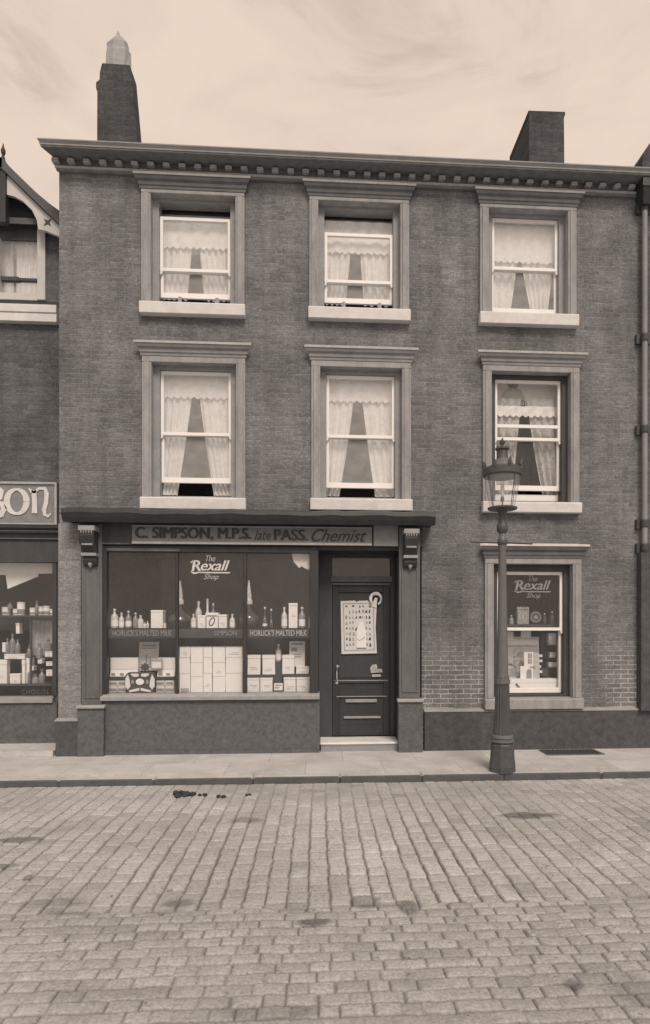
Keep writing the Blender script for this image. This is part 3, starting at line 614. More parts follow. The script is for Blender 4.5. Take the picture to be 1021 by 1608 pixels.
# downpipe with hopper
Yp=-.08; xp=ax(1012.5,Yp); zz=lambda v:az(v,Yp,1012)
dp=part('downpipe',MB().tube([(xp,Yp,zz(867)),(xp,Yp,zz(700)),(xp,Yp,zz(328))],.036,12),'pipe',shop,smooth=True)
part('pipe_casing',MB().box(ax(1006,-.1),xp+.16,-.12,-.004,.51,zz(868)),'plinth',dp)
part('hopper_head',MB().frustum((xp-.06,xp+.1,-.16,-.004,zz(326)),(xp-.10,xp+.16,-.24,-.004,zz(305))).box(xp-.11,xp+.17,-.25,-.004,zz(304.8),zz(285)),'dark',dp)
for v in (325,530,674,822,860): part('pipe_bracket',MB().lathe([(.045,zz(v+6)),(.05,zz(v+4)),(.05,zz(v-4)),(.045,zz(v-6))],xp,Yp,12).box(xp-.095,xp+.09,-.05,-.002,zz(v+8),zz(v-7)),'dark2',dp)
# ------------------------------------------------------------------ signs on the front
sg=thing('shop_sign','long grey signboard with dark painted name above the shop window','sign',(ax(395,-.1),-.09,az(840,-.1)))
Ys=-.10; s0,s1=ax(207.5,Ys),ax(584,Ys); w0,w1=az(854.5,Ys,395),az(826.5,Ys,395)
part('board',MB().box(s0,s1,Ys,-.072,w0,w1),'board',sg)
part('board_edge',MB().box(s0,s1,Ys-.012,Ys-.0005,w0-.006,w0+.022).box(s0,s1,Ys-.006,Ys-.0005,w1-.012,w1),'edge',sg)
for t,a,b,c,d,sh,bo in (("C. SIMPSON, M.P.S.",212,395,849,829.5,0,.05),("late",400,426,848,832,.35,.0),("PASS.",430,484,848,831,0,.05),("Chemist",489,576,849.5,830,.45,.012)):
    words('lettering',t,ax(a,Ys),ax(b,Ys),az(c,Ys,395),az(d,Ys,395),Ys-.001,'ink',sg,shear=sh,bold=bo,th=.006)
bb=thing('blank_board','small plain grey board between the long signboard and the right bracket','board',(ax(605,-.1),-.09,az(840,-.1)))
part('board',MB().box(ax(587,Ys),ax(625,Ys),Ys,-.072,az(857,Ys,605),az(825,Ys,605)),'boardp',bb); part('board_edge',MB().box(ax(587,Ys),ax(625,Ys),Ys-.006,Ys-.0005,az(857.5,Ys,605),az(853.5,Ys,605)),'board',bb)
def rexall(root,y,u0,u1,vt,vb,um,mat,mat2):
    X=lambda u:ax(u,y); Z=lambda v:az(v,y,um); h=(vb-vt); w=u1-u0
    words('lettering','The',X(u0+.38*w),X(u0+.63*w),Z(vt+.24*h),Z(vt),y,mat2,root,shear=.3,bold=.01,th=.002)
    words('lettering','R',X(u0+.02*w),X(u0+.26*w),Z(vt+.62*h),Z(vt+.2*h),y,mat,root,shear=.15,bold=.035,th=.002)
    words('lettering','exall',X(u0+.25*w),X(u1),Z(vt+.60*h),Z(vt+.20*h),y,mat,root,shear=.35,bold=.03,th=.002)
    m=MB().stroke([(X(u0),Z(vt+.64*h)),(X(u0+.08*w),Z(vt+.71*h)),(X(u0+.22*w),Z(vt+.67*h)),(X(u0+.4*w),Z(vt+.68*h)),(X(u1),Z(vt+.68*h))],[.012,.022,.014,.016,.016],y-.002,.002)
    m.stroke([(X(u0+.0*w),Z(vt+.30*h)),(X(u0+.05*w),Z(vt+.22*h)),(X(u0+.14*w),Z(vt+.21*h))],[.018,.014,.01],y-.002,.002)
    part('lettering_flourish',m,mat,root)
    words('lettering','Shop',X(u0+.33*w),X(u0+.72*w),Z(vb),Z(vt+.74*h),y,mat2,root,shear=.4,bold=.005,th=.002)
rs=thing('window_lettering','pale script lettering on the middle glass of the shop window','lettering',(ax(330),-.006,az(900)))
rexall(rs,-.006,300,361,872,912,330,'giltp','gilt')
rg=thing('window_lettering','faint outlined script lettering on the upper sash beside the lamp post','lettering',(ax(836),.128,az(920)))
rexall(rg,.128,808,865,904,941,836,'giltd','giltd')
# poster on the door
YP=YD+.004; X=lambda u:ax(u,YP-.0); Z=lambda v:az(v,YP,560)
po=thing('door_poster','white bordered poster with rows of dark figures and a bottle on the shop door','poster',(X(563),YP,Z(985)))
P=[(535,944),(558,943),(560,945.5),(563,943.5),(578,943),(592,946),(590,985),(592,1026),(536.5,1027)]
part('sheet',MB().prism([(X(u),Z(v)) for u,v in P],YP-.004,YP),'poster',po)
m=MB()
for (a,b) in (((539.5,948),(541,1021.5)),((541,1021.5),(588,1020.5)),((588,1020.5),(586,951)),((539.5,948),(577,947.5))): m.stroke([(X(a[0]),Z(a[1])),(X(b[0]),Z(b[1]))],.010,YP-.0055,.001)
part('border_line',m,'inkg',po)
m=MB(); m2=MB()
for r in range(8):
    for c in range(8):
        if r==0 and c in (3,6): continue
        if r>=3 and c in (3,4,5) : continue
        if random.random()<.12: continue
        u=544+c*5.2+r*.15+random.uniform(-.5,.5); v=952+r*8.6+random.uniform(-.8,.8); hh=random.uniform(3,6) if r else 3.; ww=random.uniform(1.8,3.8)
        pts=[(X(u-ww/2),Z(v+hh/2)),(X(u+ww/2),Z(v+hh/2)),(X(u+ww/2*random.uniform(.3,1)),Z(v-hh/2)),(X(u-ww/2*random.uniform(.2,1)),Z(v-hh/2*.8))]
        (m if random.random()<.5 else m2).prism(pts,YP-.0056,YP-.0043)
part('printed_figures',m,'ink',po); part('printed_figures',m2,'inkg',po)
part('bottle_cutout',MB().prism([(X(u),Z(v)) for u,v in ((560,1017),(575.5,1017),(575.5,994),(573,985),(570.5,982),(570,977),(564.5,977),(564,982),(560.5,988))],YP-.010,YP-.006),'card',po)
part('bottle_mark',MB().stroke([(X(560.5),Z(1003)),(X(564.5),Z(1006)),(X(573),Z(1000.5))],.006,YP-.0112,.001).stroke([(X(560),Z(1018)),(X(575),Z(1018))],.009,YP-.006,.001).stroke([(X(558),Z(990)),(X(561.5),Z(985.5))],.02,YP-.0065,.001),'ink',po)
rb=thing('paper_curl','pale curled paper loop at the top right corner of the door poster','paper',(X(590),YP-.02,Z(942)))
pts=[(X(590)+.070*math.cos(a)*1.05,YP-.03-.02*math.sin(a*2),Z(941)+.078*math.sin(a)) for a in np.linspace(-.35*PI,1.22*PI,16)]
part('loop',MB().tube(pts,[.012]+[.017]*6+[.024]*7+[.016]*2,8),'card2',rb,smooth=True)
part('tongue',MB().prism([(X(583),Z(952)),(X(589),Z(938)),(X(593),Z(938.5)),(X(591),Z(951)),(X(592),Z(955))],YP-.016,YP-.011),'card2',rb)
pl=thing('door_plate','small pale enamel lettering plate low on the right of the shop door','plate',(X(591),YD+.01,Z(1053)))
m=MB().prism([(X(u),Z(v)) for u,v in ((581.5,1048),(585,1044),(591,1043),(593,1047),(592,1050.5),(600,1050.5),(601,1056),(588,1056.5),(582.5,1057))],YD+.006,YD+.0118); part('plate',m,'gilt',pl)
part('plate_band',MB().box(X(584.5),X(598),YD+.006,YD+.0118,Z(1063),Z(1059)),'gilt',pl); part('plate_marks',MB().stroke([(X(585),Z(1053)),(X(588.5),Z(1048)),(X(590),Z(1053))],.012,YD+.0045,.001).box(X(592),X(599),YD+.0045,YD+.0055,Z(1054.5),Z(1053.5)),'inkg',pl)
# ------------------------------------------------------------------ goods in the windows
def carton(label,u0,u1,v0,v1,Y,um=None,mat='card',dep=.16,group=None,name='carton',cat='box',lid=.22,mark=True,tilt=0.):
    um=um or (u0+u1)/2; a,b=ax(u0,Y),ax(u1,Y); z0,z1=az(v1,Y,um),az(v0,Y,um); o=thing(name,label,cat,((a+b)/2,Y+dep/2,z0),group)
    zl=z1-(z1-z0)*lid; e=.003; j=random.uniform(-.004,.004)
    part('body',MB().frustum((a+e,b-e,Y+.003,Y+dep,z0),(a+e+j,b-e+j,Y+.003+tilt,Y+dep,zl-.002)),mat,o,bevel=.003)
    part('lid',MB().frustum((a+j,b+j,Y+tilt,Y+dep+.003,zl),(a+j+.002,b+j-.002,Y+tilt,Y+dep+.003,z1)),mat,o,bevel=.003)
    if mark:
        w=b-a; h=zl-z0; zc=z0+h*random.uniform(.35,.6); m=MB(); y=Y-.0005+tilt*.5
        for i in range(2): ww=w*random.uniform(.12,.3); xx=(a+b)/2+random.uniform(-.1,.1)*w; m.box(xx-ww,xx+ww,y-.001,y+.004,zc-i*.022-.003,zc-i*.022+.003)
        part('print',m,'inkp',o)
    return o
def bottle(label,u,v0,v1,w,Y,mat='milk',lab=True,group=None,top='card2',neck=.3,name='bottle'):
    X=ax(u,Y); z0,z1=az(v1,Y,u),az(v0,Y,u); h=z1-z0; r=w/2*(Y+CAMD)/FP; o=thing(name,label,'bottle',(X,Y,z0),group)
    part('body',MB().lathe([(r*.92,z0),(r,z0+.02*h),(r,z0+h*(.9-neck)),(r*.8,z0+h*(.97-neck)),(r*.36,z0+h*(1.06-neck)),(r*.33,z0+h*.86),(r*.45,z0+h*.87),(r*.45,z0+h*.9)],X,Y,14),mat,o,smooth=True)
    part('stopper',MB().lathe([(r*.36,z0+h*.9),(r*.42,z0+h*.93),(r*.42,z0+h*.985),(r*.2,z1)],X,Y,12),top,o,smooth=True)
    if lab: part('paper_label',MB().lathe([(r*1.015,z0+h*.1),(r*1.03,z0+h*.1),(r*1.03,z0+h*(.72-neck)),(r*1.015,z0+h*(.72-neck))],X,Y,14),'card',o)
    return o
def show_globe(label,u,v0,v1,hw,Y):
    X=ax(u,Y); zz=lambda v:az(v,Y,u); k=(Y+CAMD)/FP; o=thing('show_globe',label,'show globe',(X,Y,zz(v1)))
    h=v1-v0
    part('vessel',MB().lathe([(hw*k*.5,zz(v1)),(hw*k*.55,zz(v1-1)),(hw*k*.8,zz(v1-.06*h)),(hw*k,zz(v1-.16*h)),(hw*k*.9,zz(v1-.25*h)),(hw*k*.5,zz(v1-.32*h)),(3*k,zz(v1-.38*h)),(3.2*k,zz(v1-.48*h))],X,Y,22),'globe',o,smooth=True)
    part('upper_vessel',MB().lathe([(3.2*k,zz(v1-.48*h)),(5.5*k,zz(v1-.5*h)),(6*k,zz(v1-.56*h)),(4*k,zz(v1-.62*h))],X,Y,16),'milk',o,smooth=True)
    part('stopper',MB().lathe([(4*k,zz(v1-.62*h)),(4.5*k,zz(v1-.66*h)),(3*k,zz(v1-.8*h)),(1*k,zz(v0+1)),(.3*k,zz(v0))],X,Y,14),'milk',o,smooth=True)
YS=.12
bottle('tall pale bottle, leftmost on the shelf of the left shop window bay',180,956,986.5,11,YS)
bottle('slim pale bottle second from the left on the shop window shelf',191,962,986.5,8,YS)
bottle('grey bottle with a round stopper third from the left on the shelf',202,959,986.5,9,YS,'bottle')
bottle('grey bottle with pale neck fourth from the left on the shelf',213,962,986.5,8,YS,'bottle',False)
bottle('pale squat bottle just left of the two tiny bottles on the shelf',221,966,986.5,9,YS,'milk',False)
bottle('tiny bottle beside the white upright carton, further left of two',227.5,977,986.5,5,YS,'milk',False)
bottle('tiny bottle touching the white upright carton on the shelf',232,975,986.5,4.5,YS,'milk',False)
carton('plain white upright carton on the shelf of the left bay',236.5,256,958,986.5,YS,mat='card',lid=.12,mark=False)
carton('small low white packet at the foot of the upright white carton',256.6,260.5,979,986.5,YS,dep=.06,lid=.3,mark=False)
show_globe('large dark round show globe with pale spire behind the left glazing bar',283,911,986.5,18,.26)
show_globe('slim show globe with tall pale spire beside the right glazing bar',391,911,986.5,16,.2)
bottle('small pale bottle left of the three white packets in the middle bay',304,964,986.5,8,YS)
carton('plain white packet, left of the three in the middle bay',310,323,966,986.5,YS,lid=.15)
o=carton('white packet with a dark oval mark on its front, middle bay shelf',323.6,342.6,962,986.5,YS-.02,lid=.25,mark=False)
m=MB(); y=YS-.022; cx=ax(333,y); cz=az(976,y,333)
m.stroke([(cx+.030*math.cos(a)+.016*math.sin(a),cz+.052*math.sin(a)) for a in np.linspace(0,2*PI,17)],.012,y,.003); m.box(ax(325,y),ax(341,y),y,y+.003,az(967.6,y,333),az(966.4,y,333)); part('oval_mark',m,'ink',o)
carton('plain white packet, right of the three in the middle bay',343.2,356.5,965,986.5,YS,lid=.15)
bottle('pale narrow bottle with broad shoulders behind the left white packet',312,944,986,10,YS+.2,'milk',False)
bottle('pale pointed bottle standing behind the white packet with an oval mark',326,940,986,9,YS+.22,'card',False,neck=.5)
bottle('grey bottle behind the right white packet of the middle bay',335,947,986,7,YS+.22,'bottle',False)
bottle('small labelled bottle right of the three white packets',365,964,986.5,8.5,YS)
bottle('thin dark bottle with white label right of the slim show globe',416,953,986.5,7.5,YS,'globe',True,neck=.5)
bottle('short dark bottle with low white label beside the thin dark bottle',426,956,986.5,7,YS,'globe',True,neck=.62)
bottle('pale stoppered bottle left of the tall white carton in the right bay',446.5,953,986.5,9,YS)
carton('tall white carton on the shelf of the right shop window bay',453,467.5,947,986.5,YS,lid=.1)
bottle('pale broad bottle right of the tall white carton',474.5,953,986.5,10.5,YS,'bottle')
bottle('sliver of a pale narrow vial at the far right of the shelf',486,968,986.5,3,YS,'milk',False)
hc=thing('corner_reflection','pale flat shape painting a sky reflection in the top corner of the shop window','card',(ax(473,.05),.05,az(895,.05)))
part('card',MB().prism([at(u,v,.05) for u,v in ((457.5,866.5),(486,866),(486.5,895),(479,892.5),(474,889),(470,892),(461,882))],.05,.056),'card2',hc)  # added sheet: bright sky mirrored in the glass, built as a pale shape
part('added_cord',MB().tube([(ax(472,.05),.053,az(866,.05,472)),(ax(472,.05),.053,az(862,.05,472))],.003,6),'ink',hc)
# lower display, left bay
YL=.16
LG='white boxes in the left bay of the shop window'
for i,(u0,u1,v0,v1,lb) in enumerate(((170.5,184.5,1068,1087.5,'patterned white box at the bottom left corner of the shop window'),(185,198,1068,1087.5,'patterned white box just left of the ornate dark box'),(245,259,1068,1087.5,'patterned white box just right of the ornate dark box'),(259.5,273.5,1068,1087.5,'patterned white box low in the left bay beside the glazing bar'))):
    o=carton(lb,u0,u1,v0,v1,YL,mat='card2',group=LG,lid=.42,mark=False,dep=.25)
    a,b=ax(u0,YL),ax(u1,YL); y=YL-.003; um=(u0+u1)/2; m=MB()
    for vv in (1073,1083): m.box(a+.012,b-.012,y,y+.006,az(vv+1.8,y,um),az(vv-1.8,y,um))
    part('printed_panel',m,'inkg',o)
sh=thing('display_board','dark display board carrying white boxes in the left bay','shelf',(ax(222,YL),YL,az(1066,YL))); part('board',MB().box(ax(170,YL),ax(274,YL),YL-.01,YL+.26,az(1067.6,YL,222),az(1063,YL,222)),'ink',sh); part('rail',MB().box(ax(170,YL),ax(274,YL),YL-.014,YL-.0105,az(1066.5,YL,222),az(1064,YL,222)),'dark',sh)
for u0,u1,lb in ((172,216,'broad white box with sloping top on the left of the display board'),(246,274,'broad white box with sloping top on the right of the display board')):
    o=carton(lb,u0,u1,1033,1062.6,YL+.0,mat='card',group=LG,lid=.62,mark=False,tilt=.04,dep=.2)
    y=YL-.003; m=MB()
    k=int((u1-u0)/12)
    for i in range(k): uu=u0+6+i*(u1-u0-4)/k; m.box(ax(uu-3,y),ax(uu+3,y),y,y+.004,az(1060,y,(u0+u1)/2),az(1057,y,(u0+u1)/2))
    part('printed_panel',m,'inkg',o)
def card(label,u0,u1,v0,v1,Y,mat='card',lines=(),name='show_card',lean=.05,framed=False):
    um=(u0+u1)/2; a,b=ax(u0,Y),ax(u1,Y); z0,z1=az(v1,Y,um),az(v0,Y,um); o=thing(name,label,'card',((a+b)/2,Y,z0))
    part('board',MB().frustum((a,b,Y,Y+.006,z0),(a,b,Y+lean,Y+lean+.006,z1)),mat,o)
    part('strut',MB().frustum(((a+b)/2-.02,(a+b)/2+.02,Y+.1,Y+.103,z0),((a+b)/2-.01,(a+b)/2+.01,Y+lean+.006,Y+lean+.009,z0+(z1-z0)*.8)),'cardg',o)
    m=MB()
    for f0,f1,g,h in lines:
        za=z1-(z1-z0)*g; zb_=z1-(z1-z0)*h; yy=lambda z:Y+lean*(z-z0)/(z1-z0)-.0015
        m.add([(a+(b-a)*f0,yy(zb_),zb_),(a+(b-a)*f1,yy(zb_),zb_),(a+(b-a)*f1,yy(za),za),(a+(b-a)*f0,yy(za),za)],[(0,1,2,3)])
    if lines: part('print',m,'inkg',o)
    if framed:
        part('frame',MB().ring(a,b,z0,z1,.012,Y-.012,Y-.002),'inkg',o)
    return o
card('white show card with a dark heading standing behind the ornate box',217.5,248.5,1008,1053,YL+.13,'card2',((.15,.85,.1,.16),(.1,.9,.2,.24),(.35,.42,.45,.9),(.55,.6,.5,.8)))
card('small framed card leaning on the right hand white box of the left bay',236.5,255.5,1034,1050.5,YL-.03,'card2',(),lean=.02,framed=True)
# ornate dark box
Yo=.06; X=lambda u:ax(u,Yo); Z=lambda v:az(v,Yo,219)
ob=thing('ornate_box','ornate dark box with pale oval medallion at the front of the left bay','box',(X(219),Yo+.06,Z(1087)))
part('body',MB().prism([(X(u),Z(v)) for u,v in ((200,1087.5),(240,1087.5),(243.5,1075),(241,1060),(238,1056),(201,1056),(197,1060),(195.5,1075))],Yo,Yo+.10),'ink',ob,bevel=.005)
m=MB(); el=lambda cu,cv,ru,rv,n=18:[(X(cu+ru*math.cos(2*PI*i/n)),Z(cv+rv*math.sin(2*PI*i/n))) for i in range(n)]
part('medallion',MB().prism(el(220,1070.5,6.5,5),Yo-.008,Yo-.001),'card',ob)
m=MB()
for s in (-1,1):
    m.prism([(X(220+s*a),Z(b)) for a,b in ((19,1059),(23,1066),(23,1078),(19,1083),(15,1078),(16,1068))],Yo-.006,Yo-.001)
    m.prism([(X(220+s*a),Z(b)) for a,b in ((2,1062),(9,1063),(14,1060),(14,1057.5),(2,1058))],Yo-.006,Yo-.001)
    m.prism([(X(220+s*a),Z(b)) for a,b in ((1,1080),(17,1084),(17,1087),(1,1084.5))],Yo-.006,Yo-.001)
part('scrollwork',m,'card2',ob)
m=MB()
for s in (-1,1): m.prism(el(220+s*11.5,1071,2.2,3.4,10),Yo-.006,Yo-.001)
part('scroll_fill',m,'inkg',ob)
rz=thing('rosette','dark pointed rosette standing on top of the ornate box','ornament',(X(226),Yo+.04,Z(1055)))
pts=[]
for i in range(16): a=PI*i/8; r=(1 if i%2==0 else .62); pts.append((X(226.5+9*r*math.cos(a)),Z(1048+7.2*r*math.sin(a))))
part('petals',MB().prism(pts,Yo+.03,Yo+.05),'ink',rz); part('centre',MB().prism(el(226.5,1048,2.5,2.2,10),Yo+.022,Yo+.0295),'dark2',rz)
# wall of cartons, middle bay
YM=.10; lab='white carton in the wall of cartons filling the middle bay of the shop window'
us=[281.5,299,319,333.5,354,381]; 
for c in range(5):
    vs_=[1015.5,1040,1062,1087.5] if c%2 else [1015.5,1032,1057,1087.5]
    for r in range(3):
        carton(lab,us[c]+.05,us[c+1]-.05,vs_[r]+.05,vs_[r+1]-.05,YM+random.uniform(0,.003),um=330,mat='card',group='cartons stacked in the middle bay',lid=.03,mark=(c+r)%4==0,dep=.3)
card('tiny dark ticket at the foot of the stacked white cartons',284,296,1081,1087,YM-.04,'inkg',(),lean=.01,name='price_ticket')
# right bay
YR=.15; RG='white boxes in the right bay of the shop window'
bd=thing('display_board','dark display board carrying white cartons in the right bay','shelf',(ax(437,YR),YR,az(1062,YR)))
part('board',MB().box(ax(388.5,YR),ax(428,YR),YR-.008,YR+.22,az(1063.2,YR,437),az(1059.6,YR,437)).box(ax(444,YR),ax(486,YR),YR-.008,YR+.22,az(1062.6,YR,437),az(1058.8,YR,437)),'ink',bd); part('post',MB().box(ax(429,YR),ax(443,YR),YR+.02,YR+.2,az(1087.4,YR,437),az(1038.6,YR,437)),'ink',bd)
for a in ((388.5,409,1028.5,1059.4,'white upright carton, left one of a pair in the right bay'),(412,432.5,1028.5,1059.4,'white upright carton, second from the left in the right bay'),(443,462.5,1028.5,1058.6,'white upright carton right of the bottle on the dark post'),
          (464.5,485.5,1047,1058.6,'low white box beneath the leaning show card in the right bay'),(388.5,408,1063.5,1087,'white box at the bottom left of the right bay'),(408.4,428.5,1063.5,1087,'white box left of the dark post at the bottom of the right bay'),
          (445.5,465,1063,1087,'white box right of the dark post at the bottom of the right bay'),(465.4,487,1063,1087,'white box at the bottom right corner of the shop window')):
    carton(a[4],a[0],a[1],a[2],a[3],YR,um=437,mat='card',group=RG,lid=.18,dep=.18)
card('tall pale show card with grey print above the low white box',454.5,479,1007,1046.6,YR+.05,'card2',((.12,.88,.08,.14),(.12,.5,.25,.4),(.2,.8,.5,.54),(.2,.8,.6,.64)),lean=.03)
bottle('pale bottle standing on the dark post in the right bay',437.5,1011,1038.4,9,YR+.08)
card('small white ticket at the foot of the dark post in the right bay',430.5,444,1073,1084,YR-.06,'card2',((.15,.85,.2,.4),(.1,.6,.55,.75)),lean=.02,name='price_ticket')
# shop interior backing
m=MB().box(SHX[0]+.05,x1+.03,.62,.65,-.02,1.55).box(SHX[0]+.05,x1+.03,.075,.619,zs0-.06,zs0-.03); part('display_or_added_back',m,'back',front)
m=MB().box(5.5,6.8,.62,.65,.3,1.45).box(5.5,6.8,.305,.619,.64,.675); part('display_or_added_back',m,'back',shop)
# ------------------------------------------------------------------ goods in the ground floor window beside the lamp
YW=.26; G=836
part_w=lambda u:ax(u,YW)
# upper shelf
su=thing('window_shelf','dark narrow shelf crossing the window beside the lamp','shelf',(6.15,YW+.1,az(984,YW,G))); part('board',MB().box(5.66,6.66,YW-.02,YW+.25,az(984,YW,G),az(981,YW,G)),'ink',su); part('lip',MB().box(5.66,6.66,YW-.024,YW-.0205,az(984.5,YW,G),az(980.5,YW,G)),'dark',su)
o=carton('pale framed box with a round emblem on the shelf of the window beside the lamp',812,831,953,980.8,YW,um=G,mat='inkg',lid=.15,mark=False,dep=.08)
m=MB(); cx,cz=at(821.5,968.5,YW-.004); m.stroke([(cx+.055*math.cos(a),cz+.055*math.sin(a)) for a in np.linspace(0,2*PI,25)],.012,YW-.006,.004); m.ring(ax(813,YW),ax(830,YW),az(979,YW,G),az(955,YW,G),.008,YW-.006,YW-.001); part('emblem_ring',m,'gilt',o); part('emblem',MB().prism([(cx-.02,cz-.03),(cx+.02,cz-.03),(cx+.012,cz),(cx+.022,cz+.03),(cx-.018,cz+.03)],YW-.006,YW-.002),'gilt',o)
o=thing('round_tin','dim round tin showing its lid right of the framed box','tin',(ax(842,YW),YW,az(981,YW,G))); cx,cz=at(842,969,YW)
part('body',MB().prism([(cx+.085*math.cos(a),cz+.085*math.sin(a)+.0) for a in np.linspace(0,2*PI,20)[:-1]],YW+.01,YW+.06),'irond',o); m=MB().stroke([(cx+.066*math.cos(a),cz+.066*math.sin(a)) for a in np.linspace(0,2*PI,23)],.01,YW+.006,.003); m.prism([(cx-.03,cz-.02),(cx+.03,cz-.03),(cx+.01,cz+.03),(cx-.02,cz+.02)],YW+.005,YW+.009); part('lid_mark',m,'giltd',o)
bottle('dim bottle at the left of the shelf beside the framed box',803,966,980.8,8,YW+.03,'bottle',False)
bottle('dim slim bottle right of the round tin',855,963,980.8,6,YW+.03,'irond',False); bottle('dim slim bottle, farthest right on the shelf beside the lamp',867,960,980.8,8,YW+.03,'irond',False)
# lower display
carton('broad white covered stand along the bottom of the window beside the lamp',793,884,1066,1088,YW-.04,um=G,mat='card',lid=.3,mark=False,dep=.3,name='display_stand',cat='stand')
o=card('large grey pictorial show card behind the white card house',796,848,1000,1066,YW+.12,'inkp',((.05,.95,.2,.24),(.3,.5,.36,.5),(.1,.4,.55,.7),(.08,.5,.75,.95)),lean=.05)
part('cap_strip',MB().box(ax(796,YW),ax(812,YW),YW+.16,YW+.165,az(1006,YW,G),az(992,YW,G)).box(ax(824,YW),ax(840,YW),YW+.16,YW+.165,az(1002,YW,G),az(990,YW,G)),'card2',o)
y=YW+.112
m=MB().stroke([(ax(808,y),az(1030,y,G)),(ax(814,y),az(1020,y,G)),(ax(821,y),az(1016,y,G))],[.03,.05,.015],y,.003).stroke([(ax(809,y),az(1046,y,G)),(ax(818,y),az(1034,y,G))],[.05,.03],y,.003).prism([(ax(797,y),az(1042,y,G)),(ax(806,y),az(1042,y,G)),(ax(806,y),az(1030,y,G)),(ax(797,y),az(1030,y,G))],y,y+.003).prism([(ax(811,y),az(1062,y,G)),(ax(817,y),az(1062,y,G)),(ax(817,y),az(1050,y,G)),(ax(812,y),az(1050,y,G))],y,y+.003)
part('printed_figures',m,'cardg',o)
ho=thing('card_house','white cut out card house with two windows in the window beside the lamp','card house',(ax(834,YW),YW+.04,az(1068,YW,G)))
X=lambda u:ax(u,YW); Z=lambda v:az(v,YW,G)
part('wall',MB().prism([(X(u),Z(v)) for u,v in ((818,1068),(818,1046),(824,1046),(824,1024),(838,1024),(838,1067))],YW+.02,YW+.03),'card',ho)
part('side',MB().prism([(X(u),Z(v)) for u,v in ((838.2,1067),(838.2,1024),(848,1026),(848,1064))],YW+.03,YW+.04),'inkp',ho)
m=MB()
for vv in (1028,1036,1045,1053): m.box(X(848.2),X(853 if vv!=1045 else 851),YW+.03,YW+.04,Z(vv+4),Z(vv))
part('quoin',m,'card2',ho)
m=MB(); m.box(X(830),X(836),YW+.014,YW+.019,Z(1042),Z(1026)); m.prism([(X(u),Z(v)) for u,v in ((827.5,1067),(835.5,1067),(835.5,1053),(834,1051),(830,1051),(828,1054))],YW+.014,YW+.019); m.box(X(833),X(841),YW+.01,YW+.015,Z(1048.3),Z(1046.5)); part('window',m,'inkg',ho)
m=MB(); m.box(X(829.5),X(836.5),YW+.012,YW+.016,Z(1034.6),Z(1033.8)); m.box(X(832.6),X(833.3),YW+.012,YW+.0165,Z(1042),Z(1026)); part('window_bar',m,'card',ho)
for i,(u0,u1,v0,v1,lb) in enumerate(((862,874,994,1013,'pale box at the top right of the display beside the lamp'),(863.5,873,1024.5,1033,'pale small box third down at the right of the display'),(862,876,1040,1048,'pale wide box above the white stand at the right'),(850,862,1049,1062,'dark box with a dull label right of the card house'))):
    carton(lb,u0,u1,v0,v1,YW+.08,um=G,mat='card2' if i!=3 else 'irond',lid=.2,mark=False,dep=.1,group='boxes beside the card house')
bk=thing('pedestal','dark stepped stand holding small boxes right of the card house','stand',(ax(866,YW),YW+.15,az(1066,YW,G)))
part('post',MB().box(ax(858,YW),ax(876,YW),YW+.2,YW+.3,az(1066,YW,G),az(992,YW,G)),'ink',bk)
part('tread',MB().box(ax(861,YW),ax(877,YW),YW+.06,YW+.199,az(1014.6,YW,G),az(1013.2,YW,G)).box(ax(861,YW),ax(877,YW),YW+.06,YW+.199,az(1034.4,YW,G),az(1033.1,YW,G)).box(ax(861,YW),ax(877,YW),YW+.06,YW+.199,az(1049.5,YW,G),az(1048.1,YW,G)),'ink',bk)
o=thing('strip_card','narrow upright pale card at the right edge of the window beside the lamp','card',(ax(879,YW),YW,az(1086,YW,G)))
part('board',MB().box(ax(875.5,YW),ax(884,YW),YW+.01,YW+.016,az(1066,YW,G),az(1004,YW,G)),'card2',o); m=MB(); [m.box(ax(877,YW),ax(879.5,YW),YW+.006,YW+.0095,az(v+5,YW,G),az(v,YW,G)) for v in (1014,1022,1030,1040,1056)]; part('print',m,'inkg',o)
o=thing('pointed_stick','short dark stick lying on the white stand below the card house','stick',(ax(812,YW),YW-.03,az(1075,YW,G))); part('shaft',MB().tube([(ax(809,YW),YW-.05,az(1073,YW,G)),(ax(814,YW),YW-.055,az(1079,YW,G))],.008,6),'ink',o); part('tip',MB().tube([(ax(814,YW),YW-.055,az(1079,YW,G)),(ax(815.5,YW),YW-.057,az(1080.6,YW,G))],[.008,.001],6),'ink',o)
# ------------------------------------------------------------------ neighbour on the left
NY=.5; nb=thing('gabled_house','darker brick house at the left edge with a bargeboarded gable and a shop window','house',(-2.,NY,0))
nX=lambda u,Y=NY:ax(u,Y); nZ=lambda v,Y=NY:az(v,Y,45)
axis=nX(4,.3); hw=nX(72.5)-axis
zsill=nZ(472); zwt=nZ(374)
wall_l=-5.
NH=[(2*axis-nX(73),nX(73),nZ(481),nZ(312)),(-2.6,nX(86),-.2,nZ(866))]
part('front_wall',wall(MB(),wall_l,-.012,-.15,nZ(352),NH,NY,.28),'brick_old',nb)
g=MB().prism([(2*axis-nX(90),nZ(352.5)),(-.06,nZ(352.5)),(axis,nZ(262))],NY+.1,NY+.28); part('gable_infill',g,'brick_old',nb)
ZN=nZ(352)
for a_,b_ in ((wall_l,wall_l+.25),(-.26,-.012)): part('side_wall',MB().box(a_,b_,NY+.281,7.99,-.15,ZN),'brick_side',nb)
part('back_wall',MB().box(wall_l+.251,-.261,7.8,8,-.15,ZN),'brick_side',nb)
m=MB().run([(NY-.1,ZN+.02),(4.4,ZN+2.0),(8.2,ZN),(8.2,ZN-.1),(4.4,ZN+1.85),(NY-.1,ZN-.06)],wall_l-.1,-.015); part('roof',m,'slate',nb)
